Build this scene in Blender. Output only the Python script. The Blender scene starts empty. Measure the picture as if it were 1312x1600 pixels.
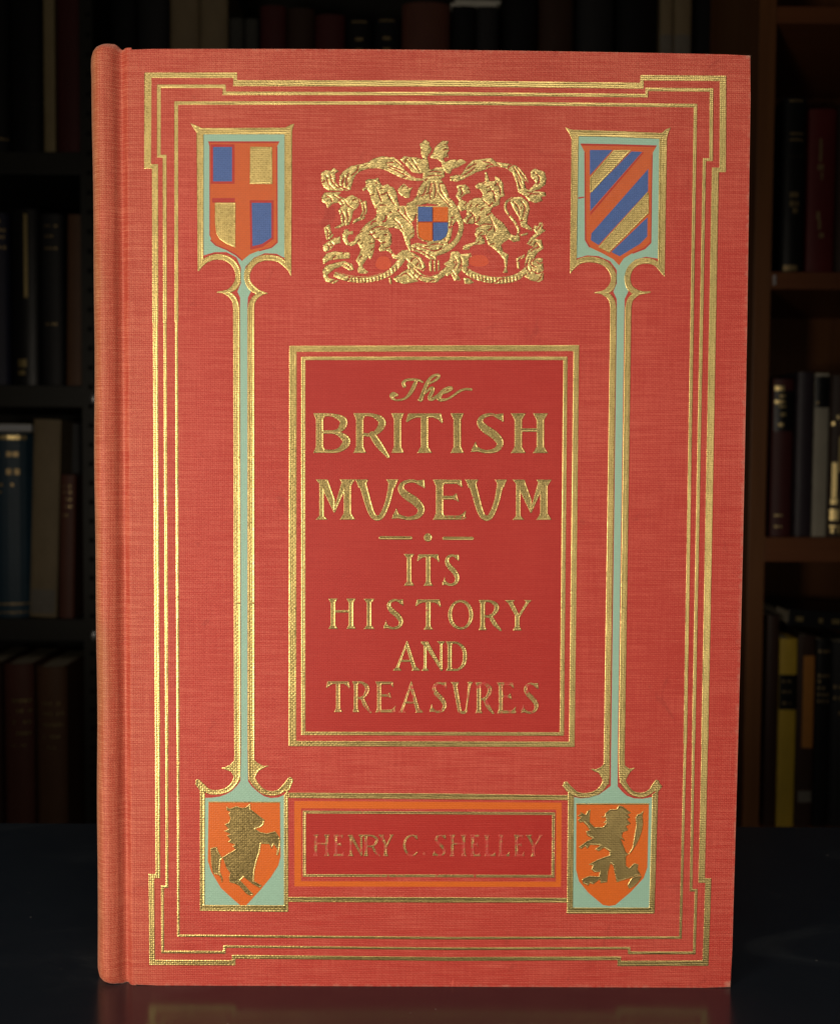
import bpy, bmesh, math, random
import numpy as np
from mathutils import Vector

random.seed(7)
scene = bpy.context.scene

# ------------------------------------------------------------------ camera
PW, PH, FPX = 1312.0, 1600.0, 1700.0
CAM = np.array([-0.004807, -0.278376, 0.137780])
PITCH, YAW, ROLL = 0.0483133, 0.0059810, 0.0071859
_cp, _sp, _c, _s = math.cos(PITCH), math.sin(PITCH), math.cos(YAW), math.sin(YAW)
FWD = np.array([_s * _cp, _c * _cp, -_sp])
_r0 = np.array([_c, -_s, 0.0])
_u0 = np.cross(_r0, FWD)
_cr, _sr = math.cos(ROLL), math.sin(ROLL)
RIGHT, UP = _r0 * _cr + _u0 * _sr, _u0 * _cr - _r0 * _sr

cam_d = bpy.data.cameras.new('camera')
cam_o = bpy.data.objects.new('camera', cam_d)
scene.collection.objects.link(cam_o)
from mathutils import Matrix
cam_o.matrix_world = Matrix((
    (RIGHT[0], UP[0], -FWD[0], CAM[0]),
    (RIGHT[1], UP[1], -FWD[1], CAM[1]),
    (RIGHT[2], UP[2], -FWD[2], CAM[2]),
    (0, 0, 0, 1)))
cam_d.sensor_fit = 'VERTICAL'
cam_d.sensor_height = 24.0
cam_d.lens = FPX / PH * 24.0
cam_d.clip_start = 0.01
cam_d.clip_end = 20
cam_d.dof.use_dof = True
cam_d.dof.focus_distance = 0.279
cam_d.dof.aperture_fstop = 17.0
scene.camera = cam_o

# ------------------------------------------------------------------ light
world = bpy.data.worlds.new('World')
scene.world = world
world.use_nodes = True
bg = world.node_tree.nodes['Background']
bg.inputs['Color'].default_value = (1.0, 0.86, 0.70, 1)
bg.inputs['Strength'].default_value = 0.0045


def area(name, loc, target, size, power, color, size_y=None):
    d = bpy.data.lights.new(name, 'AREA')
    d.shape = 'DISK' if size_y is None else 'RECTANGLE'
    d.size = size
    if size_y:
        d.size_y = size_y
    d.energy = power
    d.color = color
    o = bpy.data.objects.new(name, d)
    scene.collection.objects.link(o)
    o.location = loc
    o.rotation_euler = (Vector(target) - Vector(loc)).to_track_quat('-Z', 'Y').to_euler()
    return o


area('key_lamp', (-0.32, -0.40, 0.06), (0, 0, 0.09), 0.18, 2.0, (1.0, 0.87, 0.70)).data.spread = math.radians(150)
area('overhead_lamp', (0.02, -0.60, 0.66), (0, 0, 0.11), 0.60, 0.52, (1.0, 0.90, 0.76), 0.30).data.spread = math.radians(75)
area('added_front_fill', (0.22, -0.46, 0.04), (0.03, 0, 0.05), 0.24, 0.22, (1.0, 0.90, 0.76)).data.spread = math.radians(110)  # added fill with no real source, brightens the lower right of the cover

vs = scene.view_settings
vs.view_transform = 'Standard'
vs.look = 'None'
vs.exposure = 0.0
vs.gamma = 1.0
vs.use_curve_mapping = False
scene.cycles.use_denoising = True


# ------------------------------------------------------------------ mapping
def ray(px, py):
    px = np.asarray(px, float)
    py = np.asarray(py, float)
    return (FWD + ((px - PW / 2) / FPX)[..., None] * RIGHT - ((py - PH / 2) / FPX)[..., None] * UP)


def on_plane(px, py, y=0.0):
    """point of the vertical plane Y = y seen at that place of the photograph"""
    d = ray(px, py)
    t = (y - CAM[1]) / d[..., 1]
    return CAM + d * t[..., None]


def P(px, py, y):
    v = on_plane(np.array([px]), np.array([py]), y)[0]
    return float(v[0]), float(v[2])


# ------------------------------------------------------------------ objects
def link(name, verts, faces, mat, parent=None, smooth=False):
    me = bpy.data.meshes.new(name)
    me.from_pydata(verts, [], faces)
    me.update()
    if mat:
        me.materials.append(mat)
    if smooth:
        me.polygons.foreach_set('use_smooth', [True] * len(me.polygons))
    o = bpy.data.objects.new(name, me)
    scene.collection.objects.link(o)
    if parent:
        o.parent = parent
    return o


def obj_bm(name, bm, mat, parent=None, smooth=False):
    bmesh.ops.recalc_face_normals(bm, faces=bm.faces[:])
    me = bpy.data.meshes.new(name)
    bm.to_mesh(me)
    bm.free()
    me.materials.append(mat)
    if smooth:
        me.polygons.foreach_set('use_smooth', [True] * len(me.polygons))
    o = bpy.data.objects.new(name, me)
    scene.collection.objects.link(o)
    if parent:
        o.parent = parent
    return o


def thing(name, label, cat, loc=(0, 0, 0), group=None, rot=(0, 0, 0)):
    o = bpy.data.objects.new(name, None)
    scene.collection.objects.link(o)
    o.empty_display_size = 0.02
    o.location = loc
    o.rotation_euler = rot
    o['label'] = label
    o['category'] = cat
    if group:
        o['group'] = group
    return o


def box(bm, x0, x1, y0, y1, z0, z1, bev=0.0):
    r = bmesh.ops.create_cube(bm, size=1.0)
    vs_ = r['verts']
    for v in vs_:
        v.co = Vector(((x0 + x1) / 2 + v.co.x * (x1 - x0), (y0 + y1) / 2 + v.co.y * (y1 - y0), (z0 + z1) / 2 + v.co.z * (z1 - z0)))
    if bev:
        es = list({e for v in vs_ for e in v.link_edges})
        bmesh.ops.bevel(bm, geom=es, offset=bev, segments=2, affect='EDGES', profile=0.6)


# ------------------------------------------------------------------ node helper
class N:
    def __init__(self, name):
        self.m = bpy.data.materials.new(name)
        self.m.use_nodes = True
        self.t = self.m.node_tree
        self.b = self.t.nodes['Principled BSDF']

    def n(self, typ, **kw):
        x = self.t.nodes.new(typ)
        for k, v in kw.items():
            setattr(x, k, v)
        return x

    def put(self, sock, v):
        if isinstance(v, bpy.types.NodeSocket):
            self.t.links.new(v, sock)
        elif isinstance(v, (tuple, list)) and len(v) == 3 and sock.type == 'RGBA':
            sock.default_value = (*v, 1)
        else:
            sock.default_value = v

    def math(self, op, a, b=0.0, c=None, clamp=False):
        x = self.n('ShaderNodeMath', operation=op, use_clamp=clamp)
        self.put(x.inputs[0], a)
        self.put(x.inputs[1], b)
        if c is not None:
            self.put(x.inputs[2], c)
        return x.outputs[0]

    def noise(self, vec, scale, detail=2.0, rough=0.5, dist=0.0):
        x = self.n('ShaderNodeTexNoise')
        self.put(x.inputs['Vector'], vec)
        x.inputs['Scale'].default_value = scale
        x.inputs['Detail'].default_value = detail
        x.inputs['Roughness'].default_value = rough
        x.inputs['Distortion'].default_value = dist
        return x.outputs['Fac']

    def scaled(self, vec, s):
        x = self.n('ShaderNodeVectorMath', operation='MULTIPLY')
        self.put(x.inputs[0], vec)
        x.inputs[1].default_value = s
        return x.outputs[0]

    def ramp(self, fac, lo, hi):
        x = self.n('ShaderNodeMapRange', interpolation_type='SMOOTHSTEP')
        self.put(x.inputs['Value'], fac)
        x.inputs['From Min'].default_value = lo
        x.inputs['From Max'].default_value = hi
        return x.outputs['Result']

    def mix(self, fac, a, b):
        x = self.n('ShaderNodeMix', data_type='RGBA')
        self.put(x.inputs['Factor'], fac)
        self.put(x.inputs['A'], a) if False else None
        ins = [i for i in x.inputs if i.type == 'RGBA']
        self.put(ins[0], a)
        self.put(ins[1], b)
        return [o for o in x.outputs if o.type == 'RGBA'][0]

    def bump(self, h, dist, strength=1.0, normal=None):
        x = self.n('ShaderNodeBump')
        self.put(x.inputs['Height'], h)
        x.inputs['Distance'].default_value = dist
        x.inputs['Strength'].default_value = strength
        if normal is not None:
            self.put(x.inputs['Normal'], normal)
        return x.outputs['Normal']

    def obj(self):
        x = self.n('ShaderNodeTexCoord')
        return x.outputs['Object']

    def set(self, **kw):
        for k, v in kw.items():
            self.put(self.b.inputs[k.replace('_', ' ')], v)
        return self


PITCH_T = 0.00050      # thread pitch of the book cloth, metres


def weave(k, vec, warp=1.0):
    """height of a plain book-cloth weave, 0..1, and a per-thread tone"""
    sep = k.n('ShaderNodeSeparateXYZ')
    k.put(sep.inputs[0], vec)
    w1 = k.noise(k.scaled(vec, (120, 120, 260)), 1.0, 2.0)
    w2 = k.noise(k.scaled(vec, (300, 150, 90)), 1.0, 2.0)
    x = k.math('ADD', sep.outputs[0], k.math('MULTIPLY', sep.outputs[1], 1.0))
    u = k.math('ADD', k.math('MULTIPLY', x, 2 * math.pi / PITCH_T), k.math('MULTIPLY', w2, 9.0 * warp))
    v = k.math('ADD', k.math('MULTIPLY', sep.outputs[2], 2 * math.pi / (PITCH_T * 0.96)), k.math('MULTIPLY', w1, 9.0 * warp))
    su, sv = k.math('SINE', u), k.math('SINE', v)
    h = k.math('ADD', k.math('MULTIPLY', sv, 0.30), k.math('MULTIPLY', su, 0.20))
    h = k.math('ADD', h, k.math('MULTIPLY', k.math('MULTIPLY', k.math('SINE', k.math('MULTIPLY', u, 0.5)), k.math('SINE', k.math('MULTIPLY', v, 0.5))), 0.18))
    return k.math('ADD', h, 0.5), sep


def cloth(name, col, light, faded=None, rough=0.58, slub=1.0, bump=0.00006, spec=0.4, worn=False):
    k = N(name)
    vec = k.obj()
    h, sep = weave(k, vec)
    # every weft thread has its own tone, drifting along its length; a few slubs stand out
    thr = k.noise(k.scaled(vec, (85, 85, 2300)), 1.0, 1.0)
    wrp = k.noise(k.scaled(vec, (2100, 2100, 60)), 1.0, 1.0)
    slb = k.noise(k.scaled(vec, (28, 28, 1500)), 1.0, 1.0)
    fine = k.noise(k.scaled(vec, (1100, 1100, 1100)), 1.0, 2.0)
    blot = k.noise(k.scaled(vec, (26, 26, 18)), 1.0, 4.0, 0.6)
    tone = k.math('MULTIPLY', k.math('SUBTRACT', thr, 0.45), 1.05 * slub)
    tone = k.math('ADD', tone, k.math('MULTIPLY', k.math('SUBTRACT', wrp, 0.5), 0.5 * slub))
    tone = k.math('ADD', tone, k.math('MULTIPLY', k.ramp(slb, 0.70, 0.80), 0.35 * slub))
    tone = k.math('ADD', tone, k.math('MULTIPLY', k.ramp(h, 0.25, 0.95), 0.48))
    tone = k.math('ADD', tone, k.math('MULTIPLY', k.math('SUBTRACT', fine, 0.5), 0.5))
    tone = k.math('ADD', tone, k.math('MULTIPLY', k.math('SUBTRACT', blot, 0.5), 0.85), clamp=True)
    c = k.mix(tone, col, light)
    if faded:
        # sun fading plus light sheen painted in, towards the spine and the head
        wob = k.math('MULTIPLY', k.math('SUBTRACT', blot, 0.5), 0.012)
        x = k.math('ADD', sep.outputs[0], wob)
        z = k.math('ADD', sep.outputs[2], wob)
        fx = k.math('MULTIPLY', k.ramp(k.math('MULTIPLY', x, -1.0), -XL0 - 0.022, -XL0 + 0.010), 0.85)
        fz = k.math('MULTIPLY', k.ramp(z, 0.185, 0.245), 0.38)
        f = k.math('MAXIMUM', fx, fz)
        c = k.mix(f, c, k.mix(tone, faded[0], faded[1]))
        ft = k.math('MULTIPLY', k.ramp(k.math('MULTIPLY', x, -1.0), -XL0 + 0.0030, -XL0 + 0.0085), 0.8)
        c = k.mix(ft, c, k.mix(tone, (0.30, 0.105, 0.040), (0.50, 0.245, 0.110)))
    sc = k.noise(k.scaled(vec, (260, 420, 90)), 1.0, 3.0, 0.6, 0.6)
    c = k.mix(k.math('MULTIPLY', k.ramp(sc, 0.71, 0.78), 0.35), c, tuple(min(1, x * 1.35) for x in light))
    if worn:
        # rubbed corners and edges, bare boards showing pale through the cloth
        ax = sep.outputs[0]
        ex = k.math('SUBTRACT', -XL0 + 0.0002, ax)
        ez = k.math('MINIMUM', sep.outputs[2], k.math('SUBTRACT', 0.2405, sep.outputs[2]))
        corner = k.math('ADD', k.math('MAXIMUM', ex, 0.0), k.math('MAXIMUM', ez, 0.0))
        wn = k.noise(k.scaled(vec, (520, 520, 520)), 1.0, 3.0, 0.65)
        cm = k.ramp(k.math('ADD', corner, k.math('MULTIPLY', k.math('SUBTRACT', wn, 0.5), 0.006)), 0.0034, 0.0008)
        edge = k.math('MINIMUM', ex, ez)
        em = k.math('MULTIPLY', k.ramp(k.math('ADD', edge, k.math('MULTIPLY', k.math('SUBTRACT', wn, 0.5), 0.0035)), 0.0006, -0.0006), 0.6)
        em = k.math('MAXIMUM', cm, em)
        c = k.mix(k.math('MULTIPLY', em, 0.5), c, (0.52, 0.30, 0.22))
        # scattered handling marks
        st1 = k.noise(k.scaled(vec, (75, 75, 75)), 1.0, 5.0, 0.7, 1.5)
        c = k.mix(k.math('MULTIPLY', k.ramp(st1, 0.61, 0.72), 0.30), c, tuple(x * 0.55 for x in col))
    k.set(Base_Color=c, Roughness=rough)
    k.b.inputs['Specular IOR Level'].default_value = spec
    k.b.inputs['Sheen Weight'].default_value = 0.12
    k.b.inputs['Sheen Roughness'].default_value = 0.45
    hh = k.math('ADD', h, k.math('MULTIPLY', thr, 0.9))
    k.set(Normal=k.bump(hh, bump))
    return k.m


XL0 = -0.0792


def gold(name, col=(0.62, 0.48, 0.19), rough=0.37, wv=0.000032, wear=0.0, relief=0.0, base=(0.42, 0.04, 0.03), grain=0.55):
    k = N(name)
    vec = k.obj()
    h, _ = weave(k, vec)
    fine = k.noise(k.scaled(vec, (1500, 1500, 1500)), 1.0, 2.0, 0.6)
    blot = k.noise(k.scaled(vec, (160, 160, 160)), 1.0, 3.0)
    c = k.mix(k.ramp(blot, 0.35, 0.7), tuple(x * 0.82 for x in col), col)
    pit = k.math('ADD', k.math('MULTIPLY', fine, 0.9), k.math('MULTIPLY', h, 0.45))
    c = k.mix(k.math('MULTIPLY', k.ramp(pit, 0.68, 0.42), grain), c, tuple(x * y for x, y in zip(col, (0.42, 0.36, 0.25))))
    hh = k.math('ADD', h, k.math('MULTIPLY', fine, 1.1))
    nrm = k.bump(hh, wv)
    if relief:
        vor = k.n('ShaderNodeTexVoronoi', feature='SMOOTH_F1')
        k.put(vor.inputs['Vector'], k.scaled(vec, (760, 760, 640)))
        vor.inputs['Scale'].default_value = 1.0
        nz = k.noise(k.scaled(vec, (620, 620, 620)), 1.0, 3.0, 0.6, 1.2)
        nrm = k.bump(k.math('ADD', vor.outputs['Distance'], nz), relief, 1.0, nrm)
        c = k.mix(k.math('MULTIPLY', k.ramp(nz, 0.56, 0.70), 0.8), c, tuple(x * 0.38 for x in col))
    metal = 1.0
    if wear:
        wn = k.noise(k.scaled(vec, (700, 700, 420)), 1.0, 3.0, 0.6)
        wn2 = k.noise(k.scaled(vec, (70, 70, 70)), 1.0, 2.0)
        f = k.ramp(k.math('ADD', wn, k.math('MULTIPLY', wn2, 0.5)), 0.95 - wear * 0.35, 1.05 - wear * 0.25)
        c = k.mix(f, c, base)
        metal = k.math('SUBTRACT', 1.0, f, clamp=True)
    k.set(Base_Color=c, Metallic=metal, Roughness=k.math('ADD', k.math('MULTIPLY', fine, 0.25), rough - 0.12), Normal=nrm)
    return k.m


def ink(name, col, rough=0.5, wv=0.00004, texture=0.3):
    k = N(name)
    vec = k.obj()
    h, _ = weave(k, vec)
    fine = k.noise(k.scaled(vec, (800, 800, 800)), 1.0, 2.0)
    f = k.math('ADD', k.math('MULTIPLY', k.math('SUBTRACT', h, 0.5), texture), k.math('MULTIPLY', k.math('SUBTRACT', fine, 0.5), texture))
    f = k.math('ADD', f, 0.5, clamp=True)
    c = k.mix(f, tuple(x * 0.82 for x in col), tuple(min(1, x * 1.18) for x in col))
    k.set(Base_Color=c, Roughness=rough, Normal=k.bump(h, wv))
    return k.m


def plain(name, col, rough=0.6, metal=0.0, var=0.35, scale=60.0, stretch=(1, 1, 1), bump=0.0002, spec=0.5):
    k = N(name)
    vec = k.scaled(k.obj(), stretch)
    nz = k.noise(vec, scale, 4.0, 0.6)
    c = k.mix(nz, tuple(x * (1 - var) for x in col), tuple(min(1, x * (1 + var)) for x in col))
    k.set(Base_Color=c, Roughness=rough, Metallic=metal)
    k.b.inputs['Specular IOR Level'].default_value = spec
    if bump:
        k.set(Normal=k.bump(nz, bump))
    return k.m


M = {}
RED, REDL = (0.37, 0.026, 0.017), (0.56, 0.110, 0.074)
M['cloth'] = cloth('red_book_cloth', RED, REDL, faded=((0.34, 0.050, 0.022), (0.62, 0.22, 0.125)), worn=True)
M['press'] = cloth('pressed_red_cloth', (0.33, 0.012, 0.008), (0.42, 0.036, 0.025), rough=0.52, slub=0.6, bump=0.00003)
M['gold'] = gold('gold_foil')
M['gold_dull'] = gold('dull_gold_foil', (0.48, 0.36, 0.145), 0.36, 0.000016, grain=0.35)
M['gold_text'] = gold('gold_foil_letters', (0.47, 0.36, 0.145), 0.38, 0.00003, wear=0.12, grain=0.35)
M['gold_worn'] = gold('gold_foil_worn', (0.48, 0.33, 0.14), 0.42, 0.00003, wear=0.55, grain=0.4)
M['gold_rule'] = gold('gold_foil_rule', (0.50, 0.36, 0.15), 0.40, 0.00004, wear=0.25, grain=0.4)
M['gold_faint'] = gold('gold_foil_faint', (0.44, 0.28, 0.12), 0.45, 0.00003, wear=0.80, grain=0.4)
M['gold_crest'] = gold('gold_foil_crest', (0.64, 0.50, 0.21), 0.38, 0.00003, relief=0.00016, grain=0.35)
M['sage'] = ink('sage_green_ink', (0.25, 0.42, 0.33), 0.45, 0.00003, 0.30)
M['orange'] = ink('orange_ink', (0.56, 0.110, 0.008), 0.42, 0.00003, 0.42)
M['vermil'] = ink('vermilion_ink', (0.48, 0.088, 0.016), 0.40, 0.00003, 0.45)
M['orange_rub'] = ink('rubbed_vermilion_ink', (0.52, 0.065, 0.022), 0.5, 0.00004, 0.4)
M['blue'] = ink('blue_ink', (0.045, 0.098, 0.29), 0.55, 0.00006, 0.9)
M['redline'] = ink('dark_red_cloth_line', (0.36, 0.025, 0.018), 0.6, 0.00004, 0.5)
M['paper'] = plain('page_edges', (0.62, 0.53, 0.38), 0.85, 0, 0.25, 8, (1, 60, 1), 0.0001)


# ------------------------------------------------------------------ distance-field foil stamping
def Z(x0, y0, s):
    """coordinates read off an enlargement back to photograph pixels"""
    def f(*pts):
        return [(x0 + a / s, y0 + b / s) for a, b in pts]
    f.s = s
    return f


def spline(pts, n=7):
    """Catmull-Rom through points carrying any number of components"""
    p = [np.array(q, float) for q in pts]
    if len(p) < 3:
        return [tuple(q) for q in p]
    p = [2 * p[0] - p[1]] + p + [2 * p[-1] - p[-2]]
    out = []
    for i in range(1, len(p) - 2):
        a, b, c, d = p[i - 1], p[i], p[i + 1], p[i + 2]
        for j in range(n):
            t = j / n
            out.append(tuple(0.5 * ((2 * b) + (c - a) * t + (2 * a - 5 * b + 4 * c - d) * t * t + (3 * b - a - 3 * c + d) * t ** 3)))
    out.append(tuple(p[-2]))
    return out


class Stamp:
    """collects polygons and strokes in photograph pixels and turns their union into one mesh"""
    def __init__(self):
        self.pr = []

    def poly(self, pts, cut=False):
        self.pr.append(('p', [tuple(q) for q in pts], cut))
        return self

    def line(self, pts, w, cut=False):
        """round stroke; w a number or a list with one width per point"""
        ws = w if isinstance(w, (list, tuple)) else [w] * len(pts)
        self.pr.append(('s', [(a, b, c / 2) for (a, b), c in zip(pts, ws)], cut))
        return self

    def curve(self, pts, w, cut=False, n=6):
        ws = w if isinstance(w, (list, tuple)) else [w] * len(pts)
        sp = spline([(a, b, c / 2) for (a, b), c in zip(pts, ws)], n)
        self.pr.append(('s', [(a, b, max(c, 0.05)) for a, b, c in sp], cut))
        return self

    def bar(self, a, b, w, ext=None):
        """square-ended bar from a to b"""
        a, b = np.array(a, float), np.array(b, float)
        d = (b - a) / np.linalg.norm(b - a)
        nrm = np.array([-d[1], d[0]]) * w / 2
        e = d * (w / 2 if ext is None else ext)
        self.poly([a - e + nrm, b + e + nrm, b + e - nrm, a - e - nrm])
        return self

    @staticmethod
    def _poly_d(pts, X, Y):
        p = np.array(pts)
        q = np.roll(p, -1, axis=0)
        d2 = np.full(X.shape, 1e9)
        ins = np.zeros(X.shape, bool)
        for (ax, ay), (bx, by) in zip(p, q):
            ex, ey = bx - ax, by - ay
            L = ex * ex + ey * ey
            if L < 1e-12:
                continue
            wx, wy = X - ax, Y - ay
            t = np.clip((wx * ex + wy * ey) / L, 0, 1)
            d2 = np.minimum(d2, (wx - ex * t) ** 2 + (wy - ey * t) ** 2)
            if ay != by:
                c = ((ay > Y) != (by > Y)) & (X < (bx - ax) * (Y - ay) / (by - ay) + ax)
                ins ^= c
        d = np.sqrt(d2)
        return np.where(ins, -d, d)

    @staticmethod
    def _stroke_d(pts, X, Y):
        d = np.full(X.shape, 1e9)
        if len(pts) == 1:
            return np.hypot(X - pts[0][0], Y - pts[0][1]) - pts[0][2]
        for (ax, ay, ar), (bx, by, br) in zip(pts[:-1], pts[1:]):
            ex, ey = bx - ax, by - ay
            L = ex * ex + ey * ey + 1e-12
            wx, wy = X - ax, Y - ay
            t = np.clip((wx * ex + wy * ey) / L, 0, 1)
            d = np.minimum(d, np.hypot(wx - ex * t, wy - ey * t) - (ar + (br - ar) * t))
        return d

    def field(self, h, ragged):
        mg = 3.5
        bbs = []
        for kind, pts, cut in self.pr:
            r = max((q[2] for q in pts), default=0) if kind == 's' else 0
            xs, ys = [q[0] for q in pts], [q[1] for q in pts]
            bbs.append((min(xs) - r - mg, min(ys) - r - mg, max(xs) + r + mg, max(ys) + r + mg))
        x0 = min(b[0] for b, q in zip(bbs, self.pr) if not q[2])
        y0 = min(b[1] for b, q in zip(bbs, self.pr) if not q[2])
        x1 = max(b[2] for b, q in zip(bbs, self.pr) if not q[2])
        y1 = max(b[3] for b, q in zip(bbs, self.pr) if not q[2])
        nx, ny = int((x1 - x0) / h) + 2, int((y1 - y0) / h) + 2
        gx = x0 + np.arange(nx) * h
        gy = y0 + np.arange(ny) * h
        D = np.full((ny, nx), 50.0)
        for ph in (False, True):
            for (kind, pts, cut), b in zip(self.pr, bbs):
                if cut != ph:
                    continue
                i0, i1 = max(0, int((b[0] - x0) / h)), min(nx, int((b[2] - x0) / h) + 2)
                j0, j1 = max(0, int((b[1] - y0) / h)), min(ny, int((b[3] - y0) / h) + 2)
                if i0 >= i1 or j0 >= j1:
                    continue
                X, Y = np.meshgrid(gx[i0:i1], gy[j0:j1])
                d = (self._poly_d if kind == 'p' else self._stroke_d)(pts, X, Y)
                if cut:
                    D[j0:j1, i0:i1] = np.maximum(D[j0:j1, i0:i1], -d)
                else:
                    D[j0:j1, i0:i1] = np.minimum(D[j0:j1, i0:i1], d)
        if ragged:
            X, Y = np.meshgrid(gx, gy)
            n = (np.sin(X * 2.1 + 1.3 * np.sin(Y * 0.37)) * np.sin(Y * 2.2 + 1.1 * np.sin(X * 0.31)) + 0.6 * np.sin(X * 0.61 + Y * 0.83) * np.sin(Y * 0.47 - X * 0.29))
            D = D + ragged * n
        return gx, gy, D

    def mesh(self, name, mat, parent, h=0.7, lip=0.00010, floor=0.00003, lift=0.0, ragged=0.16, relief=0.0, engrave=0.0, dome=0.0):
        gx, gy, D = self.field(h, ragged)
        if engrave:
            X, Y = np.meshgrid(gx, gy)
            wv_ = np.sin((X * 0.55 + Y * 0.83) * 2 * math.pi / engrave + 3.2 * np.sin(X / 15.0 + 1) + 3.0 * np.sin(Y / 12.0) + 1.2 * np.sin((X - Y) / 6.0))
            gate = np.sin(X / 5.3 + 2 * np.sin(Y / 7.0)) * np.sin(Y / 6.1 + 1.5 * np.sin(X / 9.0))
            D = np.maximum(D, np.where(gate > 0.28, (wv_ - 0.93) * 8.0, -9.0))
        ny, nx = D.shape
        ins = D < 0
        c00, c10, c11, c01 = ins[:-1, :-1], ins[:-1, 1:], ins[1:, 1:], ins[1:, :-1]
        cnt = c00.astype(int) + c10 + c11 + c01
        vid = {}
        vx, vy, vd = [], [], []

        def node(j, i):
            k = (j, i)
            if k not in vid:
                vid[k] = len(vx)
                vx.append(gx[i]); vy.append(gy[j]); vd.append(D[j, i])
            return vid[k]

        def edge(j, i, j2, i2):
            k = (j, i, j2, i2) if (j, i) < (j2, i2) else (j2, i2, j, i)
            if k not in vid:
                a, b = D[k[0], k[1]], D[k[2], k[3]]
                t = min(max(a / (a - b), 0.02), 0.98)
                vid[k] = len(vx)
                vx.append(gx[k[1]] + (gx[k[3]] - gx[k[1]]) * t)
                vy.append(gy[k[0]] + (gy[k[2]] - gy[k[0]]) * t)
                vd.append(0.0)
            return vid[k]

        faces = []
        for j, i in zip(*np.nonzero(cnt > 0)):
            cs = [(j, i), (j, i + 1), (j + 1, i + 1), (j + 1, i)]
            f = []
            for a in range(4):
                p, q = cs[a], cs[(a + 1) % 4]
                if ins[p]:
                    f.append(node(*p))
                if ins[p] != ins[q]:
                    f.append(edge(*p, *q))
            if len(f) >= 3:
                faces.append(f)
        vx, vy, vd = np.array(vx), np.array(vy), -np.array(vd)
        up = np.clip(vd / 0.7, 0, 1)
        dn = np.clip((vd - 0.7) / 1.4, 0, 1)
        hgt = 0.000012 + (lip * up) * (1 - dn * dn * (3 - 2 * dn)) + floor * dn * dn * (3 - 2 * dn)
        if dome:
            hgt = 0.000012 + dome * (1 - np.exp(-vd / 1.5))
        if relief:
            rn = (np.sin(vx * 0.9 + 2 * np.sin(vy * 0.21)) * np.sin(vy * 1.1 + 2 * np.sin(vx * 0.17)) + 0.5 * np.sin(vx * 0.33 - vy * 0.55))
            hgt = hgt + relief * rn * up
        y = -(lift + hgt)
        w = on_plane(vx, vy, 0.0)
        w[:, 1] = y
        return link(name, w.tolist(), faces, mat, parent, smooth=True)


def ink_patch(name, pts, mat, parent, lift):
    """one flat pressed-colour patch"""
    a = np.array(pts)
    w = on_plane(a[:, 0], a[:, 1], 0.0)
    bm = bmesh.new()
    vs_ = [bm.verts.new((x, -lift, z)) for x, _, z in w]
    f = bm.faces.new(vs_)
    f.normal_update()
    bmesh.ops.triangulate(bm, faces=[f])
    return obj_bm(name, bm, mat, parent)


def multi_patch(name, polys, mat, parent, lift):
    bm = bmesh.new()
    for pts in polys:
        a = np.array(pts)
        w = on_plane(a[:, 0], a[:, 1], 0.0)
        vs_ = [bm.verts.new((x, -lift, z)) for x, _, z in w]
        f = bm.faces.new(vs_)
        f.normal_update()
        bmesh.ops.triangulate(bm, faces=[f])
    return obj_bm(name, bm, mat, parent)


# ------------------------------------------------------------------ the table
Y_EDGE = 0.127
k = N('dark_table_lacquer')
vec = k.obj()
nz = k.noise(vec, 45, 4, 0.6)
fine = k.noise(vec, 900, 2, 0.5)
dust = k.ramp(k.noise(k.scaled(vec, (420, 420, 420)), 1.0, 1.0), 0.80, 0.83)
c = k.mix(nz, (0.009, 0.013, 0.020), (0.015, 0.020, 0.028))
smear = k.noise(k.scaled(vec, (9, 26, 9)), 1.0, 5.0, 0.65, 1.2)
c = k.mix(k.ramp(smear, 0.52, 0.72), c, (0.024, 0.030, 0.038))
c = k.mix(dust, c, (0.09, 0.09, 0.09))
k.set(Base_Color=c, Roughness=k.math('ADD', k.math('ADD', k.math('MULTIPLY', nz, 0.06), k.math('MULTIPLY', smear, 0.12)), 0.13), Normal=k.bump(fine, 0.00001))
k.b.inputs['Specular IOR Level'].default_value = 0.5
M['table'] = k.m
table = thing('table', 'smooth dark blue-black table top under the red book', 'table', (0, -0.1, -0.03))
bm = bmesh.new()
box(bm, -0.75, 0.75, -0.55, Y_EDGE + 0.1, 0.0, 0.03, 0.0015)
obj_bm('tabletop', bm, M['table'], table)
bm = bmesh.new()
box(bm, -0.70, 0.70, -0.50, Y_EDGE + 0.06, -0.08, -0.0005, 0.001)
obj_bm('apron', bm, M['table'], table)
for sx in (-1, 1):
    for sy in (-0.47, Y_EDGE + 0.03):
        bm = bmesh.new()
        box(bm, sx * 0.66 - 0.025, sx * 0.66 + 0.025, sy - 0.025, sy + 0.025, -0.72, -0.0805, 0.002)
        obj_bm('leg', bm, M['table'], table)

# ------------------------------------------------------------------ the red book
book = thing('red_book', 'red cloth hardcover with gold stamped museum title standing upright on the dark table', 'book', (0, 0, 0))
HB, WB, TB = 0.240, 0.1584, 0.044
XL, XR = -WB / 2, WB / 2
BT = 0.0032


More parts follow.
